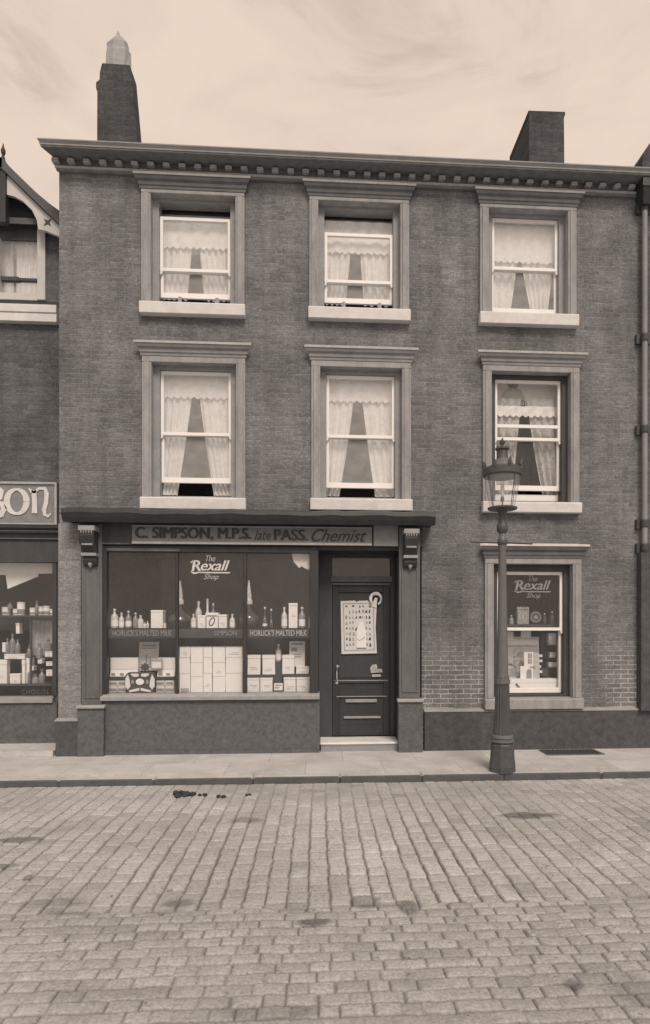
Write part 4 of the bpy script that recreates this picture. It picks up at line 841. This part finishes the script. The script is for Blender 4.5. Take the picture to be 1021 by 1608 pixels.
m=MB(); m.box(wall_l+.26,-.27,NY+.6,NY+.65,0,ZN-.1); m.box(wall_l+.26,-.27,NY+.29,NY+.59,2.75,2.85); part('interior',m,'inner',nb); part('display_or_added_back',MB().box(-2.7,-.27,NY+.53,NY+.55,.1,2.7),'back',nb)  # near-black back added to keep this window dark behind the goods
# gable roof edge, bargeboards, finial
Yb=.30; bX=lambda u:ax(u,Yb); bZ=lambda v:az(v,Yb,45)
def mir(P): return [(2*bX(4)-x,z) for x,z in P]
P=[(bX(u),bZ(v)) for u,v in ((2,252),(9,256),(18,267),(60,306),(79,321),(95,332),(95,353),(70,330),(40,302),(10,274),(2,268))]
m=MB().prism(P,Yb-.05,NY+2.2); m.prism(mir(P),Yb-.05,NY+2.2); gr=part('gable_roof',m,'slate',nb)
P=[(bX(u),bZ(v)) for u,v in ((11,276),(40,303.5),(70,331.5),(94,353),(93,369),(72,361),(60,359),(58,345),(50,329),(36,316),(22,309),(11,307))]
bbd=part('bargeboard',MB().prism(P,Yb,Yb+.05),'plaster',nb); part('bargeboard',MB().prism(mir(P),Yb,Yb+.05),'plaster',nb)
st=[]; 
for i in range(8): a=PI/4*i+PI/4; r=1 if i%2==0 else .36; st.append((bX(75)+r*.066*math.cos(a),bZ(348)+r*.066*math.sin(a)))
part('star_ornament',MB().prism(st,Yb-.006,Yb+.0),'ink',bbd)
m=MB().box(bX(-2),bX(10.5),Yb-.03,Yb+.06,bZ(352),bZ(262)); m.frustum((bX(-1),bX(9),Yb-.02,Yb+.05,bZ(262)),(bX(2.6),bX(6),Yb+0,Yb+.03,bZ(246))); m.lathe([(.012,bZ(246)),(.028,bZ(241)),(.03,bZ(237)),(.012,bZ(231)),(.003,bZ(225))],bX(4.3),Yb+.015,10); part('finial',m,'dark',nb)
# window under the gable
wx0,wx1=2*axis-nX(73),nX(73)
m=MB(); m.box(nX(60.5),wx1-.001,NY-.04,NY+.1,nZ(472),nZ(361)); m.box(wx0+.001,wx0+(wx1-nX(60.5)),NY-.04,NY+.1,nZ(472),nZ(361)); m.box(nX(-2),nX(1),NY-.03,NY+.1,nZ(470),nZ(376)); m.box(wx0+.1,nX(60.4),NY-.03,NY+.1,nZ(473),nZ(462))
gw=part('gable_window',m,'plaster',nb,bevel=.004)
part('meeting_rail',MB().box(nX(1.2),nX(29),NY+.0,NY+.07,nZ(441),nZ(435)).box(nX(29.2),nX(58),NY+.012,NY+.07,nZ(440),nZ(436)),'dark2',gw)
part('pane',MB().box(wx0+.13,nX(60.3),NY+.05,NY+.054,nZ(470),nZ(376)),'g_up',gw)
part('tympanum',MB().box(wx0+.001,nX(60.3),NY+.03,NY+.1,nZ(375.5),nZ(311)),'dark2',gw)
part('sub_sill',MB().box(wx0-.2,-.03,NY-.02,NY+.2,nZ(481),nZ(474)),'dark',gw)
part('sill',MB().run([(NY+.0,nZ(509)),(NY-.09,nZ(509)),(NY-.09,nZ(497)),(NY-.075,nZ(496)),(NY-.075,nZ(495.4)),(NY-.10,nZ(495)),(NY-.10,nZ(483)),(NY,nZ(481.5))],wx0-.3,nX(93)),'sill',gw,bevel=.003)
for sgn,(p0,p1) in (('left',(wx0+.12,axis-.05)),('right',(axis,nX(62)))):
    o=mk('lace_curtain',drape(p0,p1,p0,p1,nZ(370),nZ(476),NY+.2,folds=6,amp=.02),'lace',smooth=True); tag(o,f'plain white curtain on the {sgn} half of the gable window at the left edge','curtain','curtains in the gable window')
# shop part of the neighbour
m=MB().run([(NY,nZ(848)),(NY-.05,nZ(848)),(NY-.06,nZ(840)),(NY-.10,nZ(838)),(NY-.10,nZ(834)),(NY-.14,nZ(831)),(NY-.14,nZ(826)),(NY,nZ(823))],-2.8,-.03); nf=part('shopfront',m,'dark',nb)
part('fascia',MB().box(-2.8,-.03,NY-.03,NY+.05,nZ(883),nZ(848.5)),'dark2',nf)
part('moulding_line',MB().box(-2.8,-.04,NY-.105,NY-.1005,nZ(836),nZ(834.3)).box(-2.8,-.04,NY-.064,NY-.0605,nZ(847.5),nZ(846)),'pilaster',nf)
sx0,sx1=-2.5,nX(83)
for a_,b_ in ((sx1,nX(90)),(sx0-.1,sx0),(-1.55,-1.48)): part('window_post',MB().box(a_,b_,NY-.02,NY+.1,nZ(1093),nZ(883.2)),'dark2',nf,bevel=.004)
part('pane',MB().box(sx0,-1.551,NY+.02,NY+.024,nZ(1092),nZ(884)).box(-1.479,sx1,NY+.02,NY+.024,nZ(1092),nZ(884)),'g_shop',nf)
part('sill',MB().run([(NY+.1,nZ(1103)),(NY-.06,nZ(1103)),(NY-.06,nZ(1096)),(NY+.1,nZ(1093.5))],sx0-.1,nX(85)),'ledge',nf)
part('stall_riser',MB().box(sx0-.1,nX(91),NY-.03,NY+.1,.14,nZ(1103.3)).box(sx0-.1,nX(91),NY-.05,NY+.1,.0,.139),'riser',nf)
part('display_shelf',MB().box(sx0,sx1,NY+.12,NY+.4,nZ(968.5),nZ(966)),'dark2',nf); part('display_floor',MB().box(sx0,sx1,NY+.1,NY+.5,nZ(1078),nZ(1075)),'dark2',nf); part('shelf_post',MB().box(nX(36),nX(39),NY+.2,NY+.23,nZ(1074.8),nZ(968.7)),'dark2',nf)
words('lettering','CHOCOL',nX(33),nX(77),nZ(1090.5),nZ(1083),NY+.018,'giltx',nf,th=.002,space=1.2)
NG=.68; gX=lambda u:ax(u,NG); gZ=lambda v:az(v,NG,45)
o=thing('shop_blind','pale blind with a glass reflection shaped into its lower edge at the top of the neighbouring shop window','blind',(gX(40),NG,gZ(900))); part('cloth',MB().prism([(gX(u),gZ(v)) for u,v in ((-60,884),(83,884),(83,900),(60,901),(60,905),(12,925),(9,903),(-60,903))],NG+.0,NG+.006),'blind',o); part('roller',MB().tube([(gX(-60),NG+.03,gZ(885)),(gX(83),NG+.03,gZ(885))],.02),'card2',o)  # triangle below the blind is a reflection built as cloth
o=mk('pleated_paper',drape(gX(41),gX(83),gX(41),gX(83),gZ(974),gZ(1030),NG+.16,folds=7,amp=.012),'cardg',smooth=True); tag(o,'hanging pleated pale paper under the shelf of the neighbouring shop window','paper')
SG='goods in the neighbouring shop window'
goods=[('t',-2,12,953,966,'white tin at the left edge of the neighbouring shelf'),('t',15,25,956,966,'round pale tin below the stacked tin on the neighbouring shelf'),('t',22,34,945,965.8,'pale tall tin, highest on the neighbouring shelf'),('t',42,52,954,966,'pale tin left of the row of tins on the neighbouring shelf'),('t',54,63,952,966,'pale tin in the middle of the row on the neighbouring shelf'),('t',63.5,73.5,951,966,'taller pale tin right of the middle in the row on the neighbouring shelf'),('t',74,81.5,956,966,'low pale tin at the right end of the neighbouring shelf'),
 ('b',24.5,31,978,995,'narrow white packet high up beside the dark recess in the neighbouring window'),('b',3,9,1009,1024,'small white packet at the left above the long white box'),('b',-4,11,1036,1075,'tall white box at the bottom left of the neighbouring window'),('b',6,39,1027,1035,'long low white box lying in the neighbouring window'),('b',34,39.5,1036,1075,'narrow white post like box under the long white box'),('b',15,32,1058,1075,'rounded white parcel between the two tall boxes'),('b',41,49,1033,1075,'tall narrow white carton right of the long box'),('b',49.5,53,1046,1053,'tiny white packet beside the tall narrow carton'),
 ('b',58.5,66,1034,1042,'small white label box left of the jars'),('b',70,83,1023,1032,'white box label, top of the right hand column'),('b',72,83,1039,1046,'white box label, middle of the right hand column'),('b',72,84,1052,1062,'white box label, bottom of the right hand column')]
for kd,u0,u1,v0,v1,lb in goods:
    if kd=='b': carton(lb,u0,u1,v0,v1,NG+random.uniform(0,.04),um=45,mat='card',group=SG,lid=.2,mark=(u1-u0)>7,dep=.1)
    else:
        xx=(gX(u0)+gX(u1))/2; r=(gX(u1)-gX(u0))/2; o=thing('tin',lb,'tin',(xx,NG+.1,gZ(v1)),SG); z0,z1=gZ(v1),gZ(v0)
        part('body',MB().lathe([(r*.97,z0),(r,z0+.005),(r,z1-.03),(r*.97,z1-.028)],xx,NG+.1,18),'card',o,smooth=True); part('lid',MB().lathe([(r,z1-.027),(r*1.01,z1-.02),(r*1.0,z1-.004),(r*.9,z1)],xx,NG+.1,18),'card2',o,smooth=True); part('paper_label',MB().lathe([(r*1.004,z0+.012),(r*1.012,z0+.012),(r*1.012,(z0+z1)/2-.01),(r*1.004,(z0+z1)/2-.01)],xx,NG+.1,18),'inkg',o)
for u,v0,v1,w,lb in ((47,1012,1032,8,'grey jar standing on the tall narrow white carton'),(62,1010,1033.6,10,'dark jar with pale shoulder above the small label box'),(76,1004,1022.6,11,'grey stoppered jar on top of the right hand column'),(56,1058,1076,10,'dim low jar on the floor of the neighbouring window'),(66,1050,1076,9,'dim bottle left of the bottom white label box'),(16,946,956,7,'small stoppered jar standing on the round pale tin'),(20,995,1027,9,'grey jar in the dark recess above the long white box'),(12,1002,1027,7,'slim grey jar left of the other jar in the dark recess'),(28,1004,1027,8,'low grey jar, rightmost of three in the dark recess'),(47,1046,1076,7,'pale slim bottle in front of the tall narrow carton'),(58,943,966,5,'thin vial behind the row of tins')):
    bottle(lb,u,v0,v1,w,NG+.05,'bottle',False,SG,'bottle',name='jar')
# carved name board
Yn=.38; q=thing('name_board','grey name board with large pale carved letters and pale border over the left shop','sign',(ax(40,Yn),Yn,az(790,Yn)))
zX=lambda u:ax(u,Yn); zZ=lambda v:az(v,Yn,45)
part('board',MB().box(-2.2,zX(90),Yn,NY-.001,zZ(825),zZ(757)),'board',q); part('border',MB().ring(-2.2,zX(90),zZ(825),zZ(757),.028,Yn-.02,Yn-.0005),'edge',q)
W=.118
def S_(P,w): return MB().stroke([(zX(u),zZ(v)) for u,v in P],[x*.0085 for x in w],Yn-.013,.012)
el=[(27+15.5*math.cos(a),788+19*math.sin(a)) for a in np.linspace(0,2*PI,29)]
mo=S_(el,[3.2+6.3*abs(math.cos(a)) for a in np.linspace(0,2*PI,29)]); part('lettering',mo,'sill',q)
part('lettering',S_([(54,770),(55,790),(55,806)],[7.5,7,8]).add(*(lambda k:(k.v,k.f))(S_([(46,767),(50,772),(55,773),(62,767),(71,767),(74,775),(73,790),(70,800),(71,808),(76,811),(81,806)],[2,5,4,4,5.5,6.5,6.5,6.5,5,3.5,2]))),'sill',q)
part('lettering',S_([(-13,764),(-4,766),(3,772),(1,783),(-6,788)],[4,6,8,7,3]).add(*(lambda k:(k.v,k.f))(S_([(-6,788),(3,791),(7,799),(3,809),(-8,814),(-16,812)],[3,7,9,8,5,3]))).add(*(lambda k:(k.v,k.f))(S_([(-14,762),(-14,814)],[9,9]))),'sill',q)
# ------------------------------------------------------------------ neighbour on the right
rn=thing('end_house','sliver of a dark brick house with a curved gable at the right edge','house',(9.5,.1,0))
RX=WX1+.012
part('front_wall',MB().box(RX,12.5,.02,.3,-.15,7.45),'brick_old',rn); [part('side_wall',MB().box(a_,a_+.25,.301,7.9,-.15,7.45),'brick_side',rn) for a_ in (RX,12.25)]
Yr=.9; P=[at(1009,275,Yr),at(1009,258,Yr)]+[at(1009+34*(1-math.cos(a)),258-44*math.sin(a),Yr) for a in np.linspace(.15,PI-.15,14)]+[at(1079,258,Yr),at(1079,275,Yr)]
part('curved_gable',MB().prism(P,Yr,Yr+.5),'brick_chim',rn); part('roof',MB().run([(.0,7.46),(4,9.4),(8,7.46)],RX+.02,12.5),'slate',rn)
part('plinth',MB().box(WX1+.11,12.5,-.04,.018,-.02,.5),'plinth',rn)
# ------------------------------------------------------------------ street lamp on the kerb
YLm=-1.22; LX=ax(789,YLm); k=(YLm+CAMD)/FP/ (1/1.0); lz=lambda v:az(v,YLm,789); r_=lambda px:px*(YLm+CAMD)/FP
lp=thing('street_lamp','cast iron gas street lamp with a glass lantern and ladder bar at the kerb','street lamp',(LX,YLm,0))
part('base',MB().lathe([(r_(21),-.02),(r_(21),.05),(r_(19.5),lz(1190)),(r_(18.5),lz(1172)),(r_(19),lz(1170)),(r_(17),lz(1166))],LX,YLm,8,1.,.5),'iron',lp,bevel=.008)
part('base_ring',MB().lathe([(r_(16),lz(1166)),(r_(18.5),lz(1164)),(r_(18.5),lz(1161)),(r_(16),lz(1160)),(r_(17.5),lz(1158)),(r_(17),lz(1154)),(r_(15),lz(1153))],LX,YLm,20),'ironl',lp,smooth=True)
# fluted lower shaft
m=MB(); vs=[];fs=[]; n=32; Pz=[(1153,15),(1130,12.6),(1100,11.6),(1075,11.2)]
for v,r in Pz:
    for i in range(n): a=2*PI*i/n; rr=r_(r)*(1 if i%2 else .90); vs.append((LX+rr*math.cos(a),YLm+rr*math.sin(a),lz(v)))
for j in range(len(Pz)-1):
    for i in range(n): fs.append((j*n+i,j*n+(i+1)%n,(j+1)*n+(i+1)%n,(j+1)*n+i))
part('fluted_shaft',MB().add(vs,fs),'iron',lp)
part('collar',MB().lathe([(r_(10.5),lz(1075)),(r_(12.3),lz(1073)),(r_(12.3),lz(1067)),(r_(10.5),lz(1066)),(r_(11),lz(1064)),(r_(9.5),lz(1058))],LX,YLm,20),'ironl',lp,smooth=True)
part('shaft',MB().lathe([(r_(9.4),lz(1058)),(r_(8),lz(1000)),(r_(6.8),lz(920)),(r_(6),lz(864)),(r_(6.4),lz(862)),(r_(6.4),lz(846)),(r_(5.2),lz(844)),(r_(5),lz(838))],LX,YLm,18),'ironl',lp,smooth=True)
part('neck',MB().lathe([(r_(5),lz(838)),(r_(8.5),lz(834)),(r_(9),lz(826)),(r_(6),lz(820)),(r_(5),lz(812)),(r_(6),lz(806)),(r_(9),lz(801)),(r_(13),lz(799))],LX,YLm,18),'iron',lp,smooth=True)
zb_=lz(851.5); m=MB().tube([(LX-r_(52),YLm,zb_+.006),(LX-r_(10),YLm,zb_),(LX+r_(10),YLm,zb_),(LX+r_(49),YLm,zb_-.012)],[.012,.016,.016,.012],8); m.lathe([(r_(7),zb_-.03),(r_(8),zb_-.02),(r_(8),zb_+.02),(r_(7),zb_+.03)],LX,YLm,14)
part('ladder_bar',m,'iron',lp,smooth=True)
n=8; rb_,rt_=r_(20),r_(29.5); zb0,zb1=lz(797),lz(746)
fr_=part('lantern_frame',MB().lathe([(r_(12),lz(800)),(r_(23),lz(800)),(r_(23.5),lz(797.5)),(r_(20),lz(796.5))],LX,YLm,24),'iron',lp,smooth=True)
m=MB()
for i in range(4):
    a=PI/4+i*PI/2-.35; m.tube([(LX+rb_*math.cos(a),YLm+rb_*math.sin(a),zb0),(LX+rt_*math.cos(a),YLm+rt_*math.sin(a),zb1)],.0045,6)
part('lantern_bar',m,'iron',fr_)
vs=[];fs=[]; n=24
for r,z in ((rb_*.97,zb0),((rb_+rt_)/2*.985,(zb0+zb1)/2),(rt_*.97,zb1)):
    for i in range(n): a=2*PI*i/n; vs.append((LX+r*math.cos(a),YLm+r*math.sin(a),z))
for j in range(2):
    for i in range(n): fs.append((j*n+i,j*n+(i+1)%n,(j+1)*n+(i+1)%n,(j+1)*n+i))
part('lantern_glass',MB().add(vs,fs),'g_lamp',lp,smooth=True)
cr=part('crown',MB().lathe([(r_(29),lz(749)),(r_(31),lz(747)),(r_(31.5),lz(738)),(r_(28),lz(735)),(r_(20),lz(733))],LX,YLm,24),'iron',lp,smooth=True)
for i in range(8):
    a=2*PI*i/8+.1; cx,cy=LX+r_(30)*math.cos(a),YLm+r_(30)*math.sin(a)
    part('crest',MB().tube([(cx,cy,lz(739)),(cx,cy,lz(733)),(cx+.012*math.cos(a),cy+.012*math.sin(a),lz(728)),(cx+.03*math.cos(a),cy+.03*math.sin(a),lz(724))],[.016,.024,.015,.003],6),'iron',cr)
part('dome',MB().lathe([(r_(20),lz(734)),(r_(17),lz(728)),(r_(12),lz(723)),(r_(9.5),lz(721))],LX,YLm,20),'ironl',lp,smooth=True)
part('vent',MB().lathe([(r_(9.5),lz(721)),(r_(8.5),lz(716)),(r_(8.5),lz(708)),(r_(11),lz(706)),(r_(11),lz(703.5)),(r_(6),lz(702))],LX,YLm,18),'iron',lp,smooth=True)
part('finial',MB().lathe([(r_(3),lz(702)),(r_(2.5),lz(699)),(r_(4.5),lz(696)),(r_(4.6),lz(693)),(r_(2),lz(690.5)),(r_(.4),lz(687))],LX,YLm,14),'iron',lp,smooth=True)
m=MB().tube([(LX,YLm,lz(799)),(LX,YLm,lz(778))],.008,8); m.lathe([(r_(2.6),lz(788)),(r_(3),lz(786)),(r_(3),lz(782)),(r_(2),lz(780))],LX,YLm,10); part('burner',m,'iron',lp); part('mantle',MB().lathe([(r_(2.2),lz(780)),(r_(3.5),lz(774)),(r_(3.2),lz(764)),(r_(2),lz(760))],LX,YLm,12),'card2',lp,smooth=True)
# ------------------------------------------------------------------ small things on the ground
def road_pt(u,v,h): 
    a=(u-PX)/FP; rx,ry,rz=FW[0]+a*RT[0],FW[1]+a*RT[1],(PY-v)/FP; t=(CAMH-h)/-rz; return CAMX+t*rx,-CAMD+t*ry
def dung(label,u,v,n,spread,size):
    x,y=road_pt(u,v,-.08); o=thing('horse_dropping',label,'dung',(x,y,-.085),'horse droppings on the setts')
    for i in range(n):
        bm=bmesh.new(); bmesh.ops.create_icosphere(bm,subdivisions=2,radius=size*random.uniform(.7,1.15))
        cx,cy=x+random.gauss(0,spread),y+random.gauss(0,spread*.6); cz=-.082+size*random.choice((.4,.5,1.1 if n>4 else .5))
        for v_ in bm.verts: v_.co=Vector((v_.co.x*1.1,v_.co.y,v_.co.z*.8))*(1+random.uniform(-.12,.12))+Vector((cx,cy,cz))
        me=bpy.data.meshes.new('lump'); bm.to_mesh(me); bm.free(); [setattr(p,'use_smooth',True) for p in me.polygons]; link('lump',me,'dung',o)
dung('largest heap of dark horse droppings on the setts left of the road',288,1249,11,.06,.03)
dung('small dark dropping just right of the largest heap',322,1249,3,.025,.02)
dung('dark dropping of a few lumps between two smaller ones',345,1251,4,.03,.022)
dung('smallest dark dropping, farthest right of the row',389,1249,2,.02,.016)
x0,y0=road_pt(860,1186.5,0); x1_,y1_=road_pt(933,1177.5,0)
gr=thing('cellar_plate','dark iron cellar plate let into the pavement near the wall','cellar plate',((x0+x1_)/2,(y0+y1_)/2,0))
part('rim',MB().add(*(lambda k:([(x,y,z) for x,y,z in k.v],k.f))(MB().box(x0,x1_,y0,y1_,.001,.010))),'ironl',gr)
m=MB(); nb_=14
for i in range(nb_): a=x0+.02+(x1_-x0-.04)*i/nb_; m.box(a,a+(x1_-x0-.04)/nb_*.6,y0+.02,y1_-.02,.0105,.016)
part('ribs',m,'irond',gr)
# ------------------------------------------------------------------ sky, sun, camera
EL,AZ=math.radians(48),math.radians(14)      # sun high in front of the facade, a little to the right, behind thin cloud
W=bpy.data.worlds.new('World'); S.world=W; W.use_nodes=True; t=W.node_tree; t.nodes.clear()
out=N(t,'ShaderNodeOutputWorld'); bg=N(t,'ShaderNodeBackground'); bg.inputs[1].default_value=.1
sk=N(t,'ShaderNodeTexSky'); sk.sky_type='NISHITA'; sk.sun_disc=False; sk.sun_elevation=EL; sk.sun_rotation=PI-AZ; sk.air_density=1.; sk.dust_density=4.
bw=N(t,'ShaderNodeRGBToBW'); L(t,sk.outputs[0],bw.inputs[0])
tc=N(t,'ShaderNodeTexCoord'); v=mapping(t,tc.outputs['Generated'],(1.3,1.,3.2))
c1=noise(t,v,3.4,7,.6,.6); r1=ramp(t,c1.outputs[0],[(.34,(5.1,5.1,5.1,1)),(.46,(6.25,6.25,6.25,1)),(.62,(6.75,6.75,6.75,1))])
cl=mixc(t,bw.outputs[0],r1.outputs[0],.92)
tn=mixc(t,cl,(1.,.82,.685,1),1.,'MULTIPLY'); L(t,tn,bg.inputs[0]); L(t,bg.outputs[0],out.inputs[0])
sd=bpy.data.lights.new('Sun','SUN'); sd.energy=1.9; sd.angle=math.radians(20); sd.color=(1.,.87,.755); so=bpy.data.objects.new('Sun',sd); COL.objects.link(so)
d=Vector((math.sin(AZ)*math.cos(EL),-math.cos(AZ)*math.cos(EL),math.sin(EL))); so.rotation_euler=(-d).to_track_quat('-Z','Y').to_euler(); so.location=(4,-10,14)
cam=bpy.data.cameras.new('Camera'); co=bpy.data.objects.new('Camera',cam); COL.objects.link(co); S.camera=co
cam.sensor_fit='VERTICAL'; cam.sensor_height=36.; cam.sensor_width=36.; cam.lens=FP/1608*36; cam.shift_x=-(PX-510.5)/1608; cam.shift_y=(PY-804)/1608; cam.clip_end=2000.
co.location=(CAMX,-CAMD,CAMH); co.rotation_euler=(PI/2,0,-TH)
S.view_settings.view_transform='Standard'; S.view_settings.look='None'; S.view_settings.exposure=.38; S.view_settings.gamma=1.
